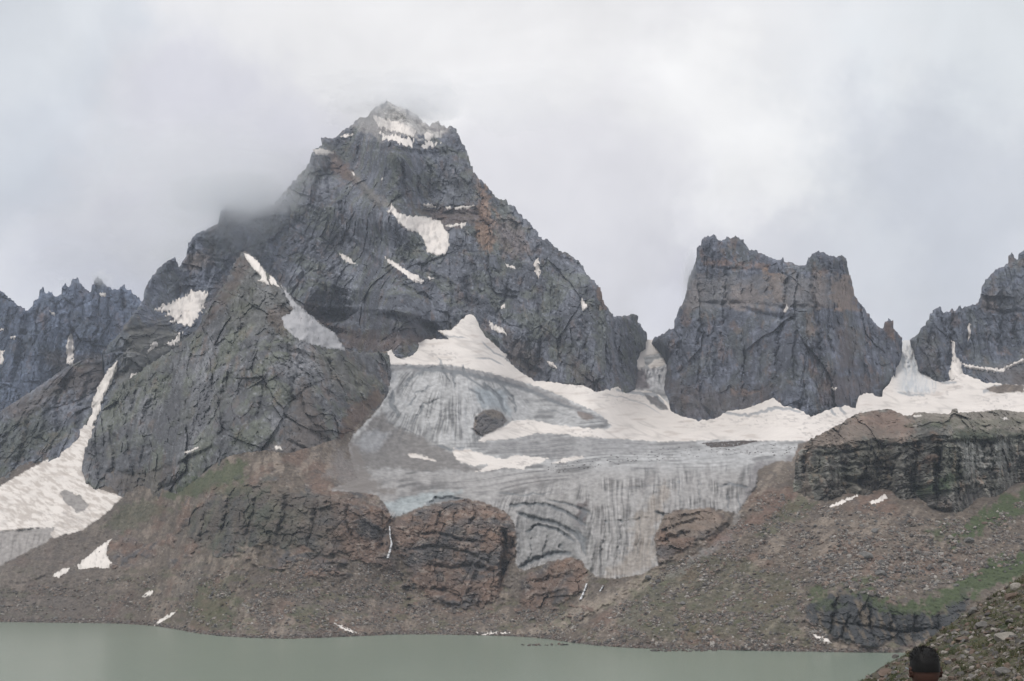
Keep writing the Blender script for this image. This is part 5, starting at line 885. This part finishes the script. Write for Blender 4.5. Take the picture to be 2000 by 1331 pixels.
q = inpoly(16000, NEAR, lambda u, v: sstep(-.1, .5, noise(u / 26, v / 14, 0 * u, 620) + .4 * noise(u / 8, v / 6, 0 * u, 621)))
pos = pt(q[:, 0], q[:, 1], near_depth(q[:, 0], q[:, 1])); n_ = len(q); nb_ = 4
base_ = np.repeat(pos, nb_, 0) + rng.normal(0, .05, (n_ * nb_, 3)); hh = rng.uniform(.06, .17, n_ * nb_); aa = rng.uniform(0, 6.28, n_ * nb_)
sd_ = np.stack([np.cos(aa), np.sin(aa), 0 * aa], 1) * .022; lean = rng.normal(0, .5, (n_ * nb_, 3)) * hh[:, None]; lean[:, 2] = hh
vg = np.stack([base_ - sd_, base_ + sd_, base_ + lean], 1).reshape(-1, 3); fg = np.arange(len(vg)).reshape(-1, 3)
cg = np.repeat(np.array([[.075, .085, .04], [.05, .07, .03], [.13, .12, .07], [.10, .105, .05]])[rng.integers(0, 4, n_)] * rng.uniform(.7, 1.2, (n_, 1)), nb_ * 3, 0)
o = mk('grass', vg, fg, cg, M_GRASS); o['kind'] = 'stuff'; o['label'] = 'short grass tufts between the stones of the near slope'

# individual boulders: a few master shapes, then copies
def boulder_mesh(k, tone):
    v, f = IV.copy(), IF.copy()
    for it in range(2):      # subdivide
        mid = {}; nf = []; vl = list(map(tuple, v))
        def m(a, b_):
            key = (min(a, b_), max(a, b_))
            if key not in mid:
                p = (np.array(vl[a]) + np.array(vl[b_])) / 2; vl.append(tuple(p / np.linalg.norm(p))); mid[key] = len(vl) - 1
            return mid[key]
        for a, b_, c_ in f:
            ab, bc, ca = m(a, b_), m(b_, c_), m(c_, a); nf += [(a, ab, ca), (b_, bc, ab), (c_, ca, bc), (ab, bc, ca)]
        v, f = np.array(vl), np.array(nf)
    r = np.random.default_rng(k + 50)
    for _ in range(11):      # chop flat facets off
        d = r.normal(size=3); d /= np.linalg.norm(d); h = r.uniform(.55, .85); s = v @ d; v = v - np.clip(s - h, 0, None)[:, None] * d
    v = v + (.05 * fbm(v[:, 0] * 2.5, v[:, 1] * 2.5, v[:, 2] * 2.5, 3, k))[:, None] * v
    v *= np.array([1.0, r.uniform(.65, .85), r.uniform(.5, .7)]); v[:, 2] += .22
    me = mk('boulder', v, f, np.tile(tone, (len(v), 1)) * (1 + .15 * fbm(v[:, 0] * 3, v[:, 1] * 3, v[:, 2] * 3, 3, k + 3))[:, None], M_STONE)
    return me
BT = {'grey': [.17, .165, .16], 'pale': [.29, .27, .245], 'rusty': [.155, .118, .098], 'dark': [.085, .08, .08]}
protos = {}
for kk, (nm, tn_) in enumerate(BT.items()):
    for j in range(3):
        o = boulder_mesh(kk * 3 + j, np.array(tn_)); protos[(nm, j)] = [o, False]
def put(nm, u, v, size, label, group=None, near=False, sink=.0):
    j = random.randrange(3); pr = protos[(nm, j)]
    if pr[1]: o = pr[0].copy(); COL.objects.link(o)
    else: o = pr[0]; pr[1] = True
    f = near_depth if near else lowf
    Y = float(f(np.array([u], np.float32), np.array([v], np.float32))[0]); p = pt(np.array(float(u)), np.array(float(v)), Y)
    o.location = (p[0], p[1] - size * .2, p[2] - size * .1); o.scale = (size, size, size)
    o.rotation_euler = (random.uniform(-.25, .25), random.uniform(-.3, .3), random.uniform(0, 6.28))
    for k_ in ('group',):
        if k_ in o: del o[k_]
    tag(o, label, 'boulder', group); return o
put('pale', 1787, 835, 2.6, 'bright white block on top of the dark right cliff').location = tuple(pt(np.array(1787.), np.array(834.), float(f_plat(np.array([1787.], np.float32), np.array([834.], np.float32))[0]) - 2))
put('pale', 1764, 1010, 1.3, 'single white stone on the talus below the dark right cliff')
put('grey', 1720, 1122, 5.0, 'big grey block standing above the banded cliff')
put('rusty', 1742, 1112, 4.2, 'long flat rust-brown block beside the big grey block above the banded cliff')
put('grey', 1690, 1088, 6.0, 'broad smooth grey boulder on the coarse talus')
put('grey', 1708, 1038, 3.4, 'flat grey slab high on the right talus')
put('grey', 1893, 1057, 4.6, 'grey boulder below the upper green turf strip')
put('rusty', 1922, 1023, 3.2, 'rust-tinted boulder inside the upper green turf strip')
put('pale', 1856, 1050, 3.2, 'pale upright boulder at the lower tip of the upper turf strip')
put('pale', 1810, 1152, 2.8, 'pale flat block by the lower turf band')
put('grey', 1853, 1096, 2.6, 'grey block between the two green turf bands')
put('pale', 1549, 1103, 2.0, 'white stone at the left margin of the coarse talus')
put('dark', 1105, 1261, 3.2, 'dark wet boulder in the shallow water off the shore')
put('dark', 1125, 1255, 3.4, 'dark boulder at the water edge just behind the wet one')
put('grey', 1265, 1130, 3.5, 'pale grey boulder under the ice tongue')
put('dark', 1285, 1137, 3.2, 'dark boulder right of the pale grey one under the ice tongue')
put('grey', 110, 1209, 3.4, 'light grey slab on the left shore')
put('grey', 138, 1209, 3.0, 'second light grey slab on the left shore, right of the first')
put('grey', 1334, 1180, 3.0, 'grey block in the middle of the grassy talus')
put('rusty', 1731, 1318, .62, 'long dark reddish slab on the near slope left of the head', near=True)
put('pale', 1961, 1249, .75, 'round pale grey boulder on the near slope', near=True)
put('pale', 1984, 1148, .6, 'pale boulder near the top of the near slope', near=True)
put('rusty', 1975, 1168, .6, 'brown slab on the near slope just under the pale boulder', near=True)
put('grey', 1918, 1225, .55, 'small grey boulder on the near slope with brown side', near=True)
put('pale', 1845, 1277, .32, 'small sandy stone on the near slope right of the head', near=True)
put('pale', 1890, 1277, .28, 'small yellowish stone on the near slope right of the sandy one', near=True)
put('rusty', 1879, 1252, .5, 'rounded reddish boulder on the near slope above the head', near=True)
put('grey', 1748, 1283, .3, 'grey slab on the rim of the near slope', near=True)
put('grey', 1958, 1318, .55, 'slanted grey slab near the lower right corner', near=True)
put('grey', 1900, 1196, .5, 'grey block on the upper rim of the near slope', near=True)
for (u0, v0, u1, v1, cnt, rngs, desc) in [(1560, 1000, 1800, 1120, 60, (1.3, 2.8), 'block on the talus between the dark cliff and the banded cliff'), (1820, 1030, 2000, 1150, 34, (1.2, 2.8), 'block on the talus right of the coarse boulder field'),
                                     (1200, 1160, 1560, 1262, 40, (1.1, 2.2), 'block on the grassy talus above the lake'), (820, 1190, 1100, 1240, 22, (1.1, 2.2), 'block on the shore below the rusty outcrop'), (560, 1110, 780, 1230, 24, (1.1, 2.0), 'block in the scree fan below the thin waterfall')]:
    for k in range(cnt):
        nm = random.choice(['grey', 'grey', 'rusty', 'pale', 'dark']); u, v = random.uniform(u0, u1), random.uniform(v0, v1)
        put(nm, u, v, rngs[0] + (rngs[1] - rngs[0]) * random.random() ** 2, {'grey': 'grey', 'rusty': 'rusty', 'pale': 'pale', 'dark': 'dark'}[nm] + ' ' + desc, nm + ' blocks: ' + desc)
for k in range(60):
    u = random.uniform(1720, 2000); v = random.uniform(np.interp(u, [1700, 2000], [1330, 1140]) + 6, 1331); nm = random.choice(['grey', 'rusty', 'pale', 'grey', 'grey', 'dark'])
    put(nm, u, v, random.uniform(.14, .34), nm + ' stone lying in the grass of the near slope', nm + ' stones on the near slope', near=True)
for (nm, j), (o, used) in protos.items():
    if not used: bpy.data.objects.remove(o)
# low rock bars in the water
for (lb, a_, b_, vv, c_) in (('low dark stone bar in the lake off the shore', 1018, 1108, 1260, 34), ('low stone bar right of the first along the shore', 1272, 1400, 1271, 70)):
    q = np.stack([rng.uniform(a_, b_, c_), rng.normal(vv, .8, c_)], 1); r = ray(q[:, 0], q[:, 1])[1]
    rocks('stone_bar', pt(q[:, 0], q[:, 1], (CH - .2) / -r), rng.uniform(.5, 1.9, c_), lb, TONES[[0, 2, 3]] * .7)

# ------------------------------------------------------------------ the person standing below the frame, only the head showing
M_HAIR = mat_plain('hair', (.0045, .0045, .005), .6, .25, .3, 60); M_SKIN = mat_plain('skin', (.060, .030, .023), .6, .3, .08, 20)
M_JKT = mat_plain('jacket_cloth', (.03, .04, .06), .9, .1, .1, 8); M_TRS = mat_plain('trouser_cloth', (.04, .04, .04), .9, .1, .1, 8)
px, py = 7.7 * ray(1807, 1290)[0], 7.7
pz = path_z(px, py)
top_z = CH + ray(1807, 1267)[1] * 7.7                                  # top of the hair
H = top_z - pz
body = bpy.data.objects.new('person', None); COL.objects.link(body); body.location = (px, py, pz)
tag(body, 'person with short black hair seen from behind, only the head rising above the bottom edge', 'person')
def skin(name, pts, edges, rad, mat, sub=2, root=0):
    me = bpy.data.meshes.new(name); me.from_pydata(pts, edges, []); o = bpy.data.objects.new(name, me); COL.objects.link(o)
    m = o.modifiers.new('s', 'SKIN'); me.skin_vertices.new() if not me.skin_vertices else None
    for i, r in enumerate(rad):
        sv = me.skin_vertices[0].data[i]; sv.radius = (r, r) if not isinstance(r, tuple) else r; sv.use_root = (i == root)
    mm = o.modifiers.new('b', 'SUBSURF'); mm.levels = mm.render_levels = sub
    dg = bpy.context.evaluated_depsgraph_get(); me2 = bpy.data.meshes.new_from_object(o.evaluated_get(dg)); 
    for p_ in me2.polygons: p_.use_smooth = True
    o.modifiers.clear(); o.data = me2; me2.materials.clear(); me2.materials.append(mat); o.parent = body; return o
k = H / 1.75
pts = [(0, 0, .95), (0, 0, 1.12), (0, .0, 1.30), (0, .01, 1.42), (0, .015, 1.50), (0, .02, 1.56)]; ed = [(0, 1), (1, 2), (2, 3), (3, 4), (4, 5)]; rd = [(.15, .11), (.14, .10), (.17, .11), (.10, .08), (.058, .058), (.055, .055)]
for s in (-1, 1):
    a = len(pts); pts += [(s * .17, 0, 1.40), (s * .24, .0, 1.14), (s * .25, .06, .90), (s * .25, .08, .83)]; rd += [.055, .045, .032, .034]; ed += [(3, a), (a, a + 1), (a + 1, a + 2), (a + 2, a + 3)]
    for fi, (dx, L) in enumerate(((-.03, .065), (-.01, .078), (.01, .072), (.03, .058))):
        q_ = len(pts); pts += [(s * (.25 + dx * .2), .08 + dx, .80), (s * (.245 + dx * .2), .085 + dx, .80 - L * .6), (s * (.235 + dx * .2), .09 + dx, .80 - L)]; rd += [.010, .009, .007]; ed += [(a + 3, q_), (q_, q_ + 1), (q_ + 1, q_ + 2)]
    q_ = len(pts); pts += [(s * .235, .12, .84), (s * .225, .14, .80)]; rd += [.011, .009]; ed += [(a + 3, q_), (q_, q_ + 1)]
    b0 = len(pts); pts += [(s * .10, 0, .86), (s * .11, .01, .50), (s * .11, -.01, .10), (s * .12, .12, .05)]; rd += [.09, .062, .042, .04]; ed += [(0, b0), (b0, b0 + 1), (b0 + 1, b0 + 2), (b0 + 2, b0 + 3)]
pts = [tuple(c * k for c in p) for p in pts]; rd = [tuple(c * k for c in r) if isinstance(r, tuple) else r * k for r in rd]
bodyo = skin('body', pts, ed, rd, M_SKIN)
# head grown onto the neck: sculpted ellipsoid with jaw, nose, eye sockets, ears (joined into the body mesh)
def headmesh(scale=1., hair=False):
    nu, nv = 72, 48; th = np.linspace(0, 2 * np.pi, nu, endpoint=False); ph = np.linspace(0, np.pi, nv)
    T, Ph = np.meshgrid(th, ph); sx, sy, sz = np.sin(Ph) * np.cos(T), np.sin(Ph) * np.sin(T), np.cos(Ph)
    # superellipse in width: flat sides, squarish crown
    pw = .68; hx = np.sign(sx) * np.abs(sx) ** pw; hy = np.sign(sy) * np.abs(sy) ** .9; hz = np.sign(sz) * np.abs(sz) ** .76
    jaw = 1 - .30 * np.clip(-sz, 0, 1) ** 1.5
    X = .076 * hx * jaw; Y = .097 * hy * (1 - .12 * np.clip(-sz, 0, 1)); Z = .118 * hz
    nose = np.exp(-((sx / .12) ** 2 + ((sz + .12) / .22) ** 2)) * (sy > 0); Y = Y + .022 * nose
    for s in (-1, 1): Y = Y - .010 * np.exp(-(((sx - s * .36) / .16) ** 2 + ((sz - .05) / .12) ** 2)) * (sy > 0)
    Y = Y + .006 * np.exp(-((sx / .25) ** 2 + ((sz + .45) / .06) ** 2)) * (sy > 0)
    if hair:
        g_ = 1.065 + .018 * noise(X * 60, Y * 60, Z * 60, 3); X, Y, Z = X * g_, Y * g_, Z * (1.03 + .02 * noise(X * 90, Y * 90, Z * 90, 5))
    V_ = np.stack([X, Y, Z], -1).reshape(-1, 3); ii = np.arange(nu * nv).reshape(nv, nu); jj = np.roll(ii, -1, 1)
    Fh = np.stack([ii[:-1], ii[1:], jj[1:], jj[:-1]], -1).reshape(-1, 4)
    return V_, Fh, sz.ravel(), sy.ravel()
hz_c = (1.75 - .118 * 1.04) * k
hv, hf, hsz, hsy = headmesh(); hv = hv * k * 1.02 + np.array([0, .02 * k, hz_c])
earV, earF = [], []
for s in (-1, 1):
    nn = 10; base_i = len(earV)
    for i in range(nn):
        a = i / nn * 2 * math.pi
        for (rr, off) in ((1., 0), (1.02, .012), (.80, .017), (.55, .008)):
            earV.append((s * (.075 + off * 1.2 + .002), -.005 + rr * .017 * math.cos(a) - off * .9, rr * .031 * math.sin(a) - .012))
    for i in range(nn):
        for r_ in range(3):
            a = base_i + i * 4 + r_; b2 = base_i + ((i + 1) % nn) * 4 + r_; earF.append((a, b2, b2 + 1, a + 1) if s > 0 else (a, a + 1, b2 + 1, b2))
earV = np.array(earV) * k * 1.02 + np.array([0, .02 * k, hz_c])
bm_v = np.array([v_.co[:] for v_ in bodyo.data.vertices]); bm_f = [tuple(p_.vertices) for p_ in bodyo.data.polygons]
n0 = len(bm_v); allv = np.concatenate([bm_v, hv, earV]); allf = bm_f + [tuple(int(c_) + n0 for c_ in f_) for f_ in hf] + [tuple(int(c_) + n0 + len(hv) for c_ in f_) for f_ in earF]
mh = bpy.data.meshes.new('body'); mh.from_pydata(allv.tolist(), [], allf); mh.validate(); mh.materials.append(M_SKIN)
for p_ in mh.polygons: p_.use_smooth = True
bodyo.data = mh
rm = bodyo.modifiers.new('r', 'REMESH'); rm.mode = 'VOXEL'; rm.voxel_size = .006; rm.use_smooth_shade = True
dg = bpy.context.evaluated_depsgraph_get(); m2 = bpy.data.meshes.new_from_object(bodyo.evaluated_get(dg)); bodyo.modifiers.clear(); bodyo.data = m2; m2.materials.clear(); m2.materials.append(M_SKIN)
# hair: cap of the same head, trimmed at nape and temples
hv2, hf2, s2z, s2y = headmesh(hair=True)
keep = np.array([min(s2z[list(f_)]) > (-.07 if s2y[f_[0]] < .15 else .30) for f_ in hf2]); hf2 = hf2[keep]
hv2 = hv2 * k * 1.02 + np.array([0, .02 * k, hz_c + .003])
tufts = []
hv3 = [hv2]; hf3 = [hf2]; b0 = len(hv2)
cand = np.where((s2z > .25))[0]; cc = hv2.mean(0)
for i in rng.choice(cand, 900):
    p0 = hv2[i]; d = p0 - cc; d /= np.linalg.norm(d); side = np.cross(d, rng.normal(size=3)); side /= np.linalg.norm(side); ln = rng.uniform(.005, .013)
    tip = p0 + d * ln + rng.normal(0, .004, 3)
    hv3.append(np.array([p0 - side * .0016 - d * .002, p0 + side * .0016 - d * .002, tip + side * .0003, tip - side * .0003])); hf3.append(np.array([[b0, b0 + 1, b0 + 2, b0 + 3]])); b0 += 4
hairo = mk('hair', np.concatenate(hv3), np.concatenate(hf3), None, M_HAIR, True); hairo.parent = body
# clothing
pj = [(0, 0, .90), (0, 0, 1.12), (0, 0, 1.30), (0, .01, 1.415)]; ej = [(0, 1), (1, 2), (2, 3)]; rj = [(.17, .13), (.16, .12), (.19, .13), (.10, .09)]
for s in (-1, 1): a = len(pj); pj += [(s * .17, 0, 1.39), (s * .24, 0, 1.14), (s * .25, .055, .91)]; rj += [.075, .065, .045]; ej += [(3, a), (a, a + 1), (a + 1, a + 2)]
skin('jacket', [tuple(c * k for c in p) for p in pj], ej, [tuple(c * k for c in r) if isinstance(r, tuple) else r * k for r in rj], M_JKT)
pt_ = [(0, 0, .96)]; et = []; rt = [(.17, .125)]
for s in (-1, 1): a = len(pt_); pt_ += [(s * .10, 0, .86), (s * .11, .01, .50), (s * .11, -.01, .10)]; rt += [.105, .08, .065]; et += [(0, a), (a, a + 1), (a + 1, a + 2)]
skin('trousers', [tuple(c * k for c in p) for p in pt_], et, [tuple(c * k for c in r) if isinstance(r, tuple) else r * k for r in rt], M_TRS)
# thin temple of a pair of glasses at the left ear
gx = []
for (xx, yy, zz) in ((-.082, .0, .0), (-.084, .05, .004), (-.082, .10, .006)):
    for (a_, b_) in ((-.0015, -.003), (.0015, -.003), (.0015, .003), (-.0015, .003)): gx.append((xx + a_, yy + .02, zz + b_))
gx = np.array(gx) * k + np.array([0, 0, hz_c]); gf = []
for i in range(2):
    for j in range(4): gf.append((i * 4 + j, i * 4 + (j + 1) % 4, i * 4 + 4 + (j + 1) % 4, i * 4 + 4 + j))
gf += [(3, 2, 1, 0), (8, 9, 10, 11)]
go = mk('glasses_temple', gx, np.array(gf), None, mat_plain('grey_plastic', (.25, .28, .32), .4, .4, .05, 5)); go.parent = body

# ------------------------------------------------------------------ air
def vol_mat(name, c, dens, aniso=0.):
    m = bpy.data.materials.new(name); m.use_nodes = True; t = m.node_tree; t.nodes.clear(); o = N(t.nodes, 'ShaderNodeOutputMaterial'); p_ = N(t.nodes, 'ShaderNodeVolumePrincipled')
    p_.inputs['Color'].default_value = (*c, 1); p_.inputs['Density'].default_value = dens; p_.inputs['Anisotropy'].default_value = aniso; t.links.new(p_.outputs[0], o.inputs['Volume']); return m
x0, x1, y0, y1, zb, zt = -4600, 4600, -2100, 5600, -41, 1320
zt = max(1320, 0)
Vh = np.array([(x0, y0, zb), (x1, y0, zb), (x1, y1, zb), (x0, y1, zb), (x0, y0, zt), (x1, y0, zt), (x1, y1, zt), (x0, y1, zt)], float)
hz = mk('haze', Vh, np.array([(0, 3, 2, 1), (4, 5, 6, 7), (0, 1, 5, 4), (1, 2, 6, 5), (2, 3, 7, 6), (3, 0, 4, 7)]), None, vol_mat('air', (.76, .84, 1.0), 5.2e-5)); hz['kind'] = 'stuff'

def cloud_bank(label, u, v, Y, ru, rv, ry, dens, seed=0):
    """a soft bank of cloud hugging the rock: a closed lumpy body of thin air-borne water"""
    n, m = 64, 36; T, Ph = np.meshgrid(np.linspace(0, 2 * np.pi, n, endpoint=False), np.linspace(0, np.pi, m))
    a, b_, c_ = np.sin(Ph) * np.cos(T), np.sin(Ph) * np.sin(T), np.cos(Ph); g = 1 + .42 * fbm(a * 1.5, b_ * 1.5, c_ * 1.5, 4, 700 + seed, .55)
    px_ = Y / FPX; V_ = np.stack([a * g * ru * px_, b_ * g * ry, c_ * g * rv * px_], -1).reshape(-1, 3); c0 = pt(np.array(float(u)), np.array(float(v)), Y)
    ii = np.arange(n * m).reshape(m, n); jj = np.roll(ii, -1, 1); Fm = np.stack([ii[:-1], ii[1:], jj[1:], jj[:-1]], -1).reshape(-1, 4)
    o = mk('cloud_bank', V_, Fm, None, vol_mat('cloud_air', (.98, .99, 1), dens, .84)); o.location = c0; o['kind'] = 'stuff'; o['label'] = label
def yat(f, u, v): return float(f(np.array([u], np.float32), np.array([v], np.float32))[0])
ys_ = yat(f_main, 800, 225)
for i, (u, v, dy, ru, rv, ry, dn) in enumerate([(820, 200, -10, 95, 30, 70, .0055), (850, 222, -5, 50, 24, 45, .006), (760, 180, 5, 150, 40, 80, .004), (818, 214, -30, 40, 16, 40, .016), (765, 205, -40, 50, 16, 30, .006), (1000, 200, 60, 160, 60, 80, .0025), (700, 222, 20, 70, 26, 50, .005)]): cloud_bank('thin cloud drifting over the summit', u, v, ys_ + dy, ru, rv, ry, dn, i)
yb_ = yat(f_back, 450, 430)
for i, (u, v, dy, ru, rv, ry, dn) in enumerate([(468, 388, -35, 84, 42, 70, .012), (455, 385, -30, 120, 52, 80, .008), (380, 330, 0, 230, 110, 90, .0028), (470, 350, 60, 130, 70, 60, .0045), (400, 400, 0, 110, 50, 80, .0045), (345, 500, -40, 40, 34, 50, .007), (440, 435, -75, 120, 46, 50, .0055), (330, 500, -60, 90, 40, 50, .0035), (290, 450, -20, 240, 90, 80, .0022), (430, 340, 30, 200, 90, 80, .0030), (400, 470, -70, 90, 40, 40, .0030), (200, 520, 0, 160, 40, 70, .0016), (300, 450, 20, 120, 60, 80, .0030)]): cloud_bank('low cloud wrapped round the back ridge', u, v, yb_ + dy, ru, rv, ry, dn, 10 + i)
yt_ = yat(f_tower, 1352, 540)
for i, (u, v, dy, ru, rv, ry, dn) in enumerate([(1348, 530, 5, 12, 44, 30, .014), (1340, 560, 15, 12, 40, 30, .010)]): cloud_bank('wisp of cloud on the left edge of the rock tower', u, v, yt_ + dy, ru, rv, ry, dn, 20 + i)
yf_ = yat(f_far, 190, 560)
for i, (u, v, dy, ru, rv, ry, dn) in enumerate([(198, 545, -20, 18, 18, 40, .012), (128, 556, -20, 10, 14, 30, .010)]): cloud_bank('puff of cloud on a needle of the far ridge', u, v, yf_ + dy, ru, rv, ry, dn, 30 + i)
print('Y', ys_, yb_, yt_, yf_, yat(f_main, 520, 430))
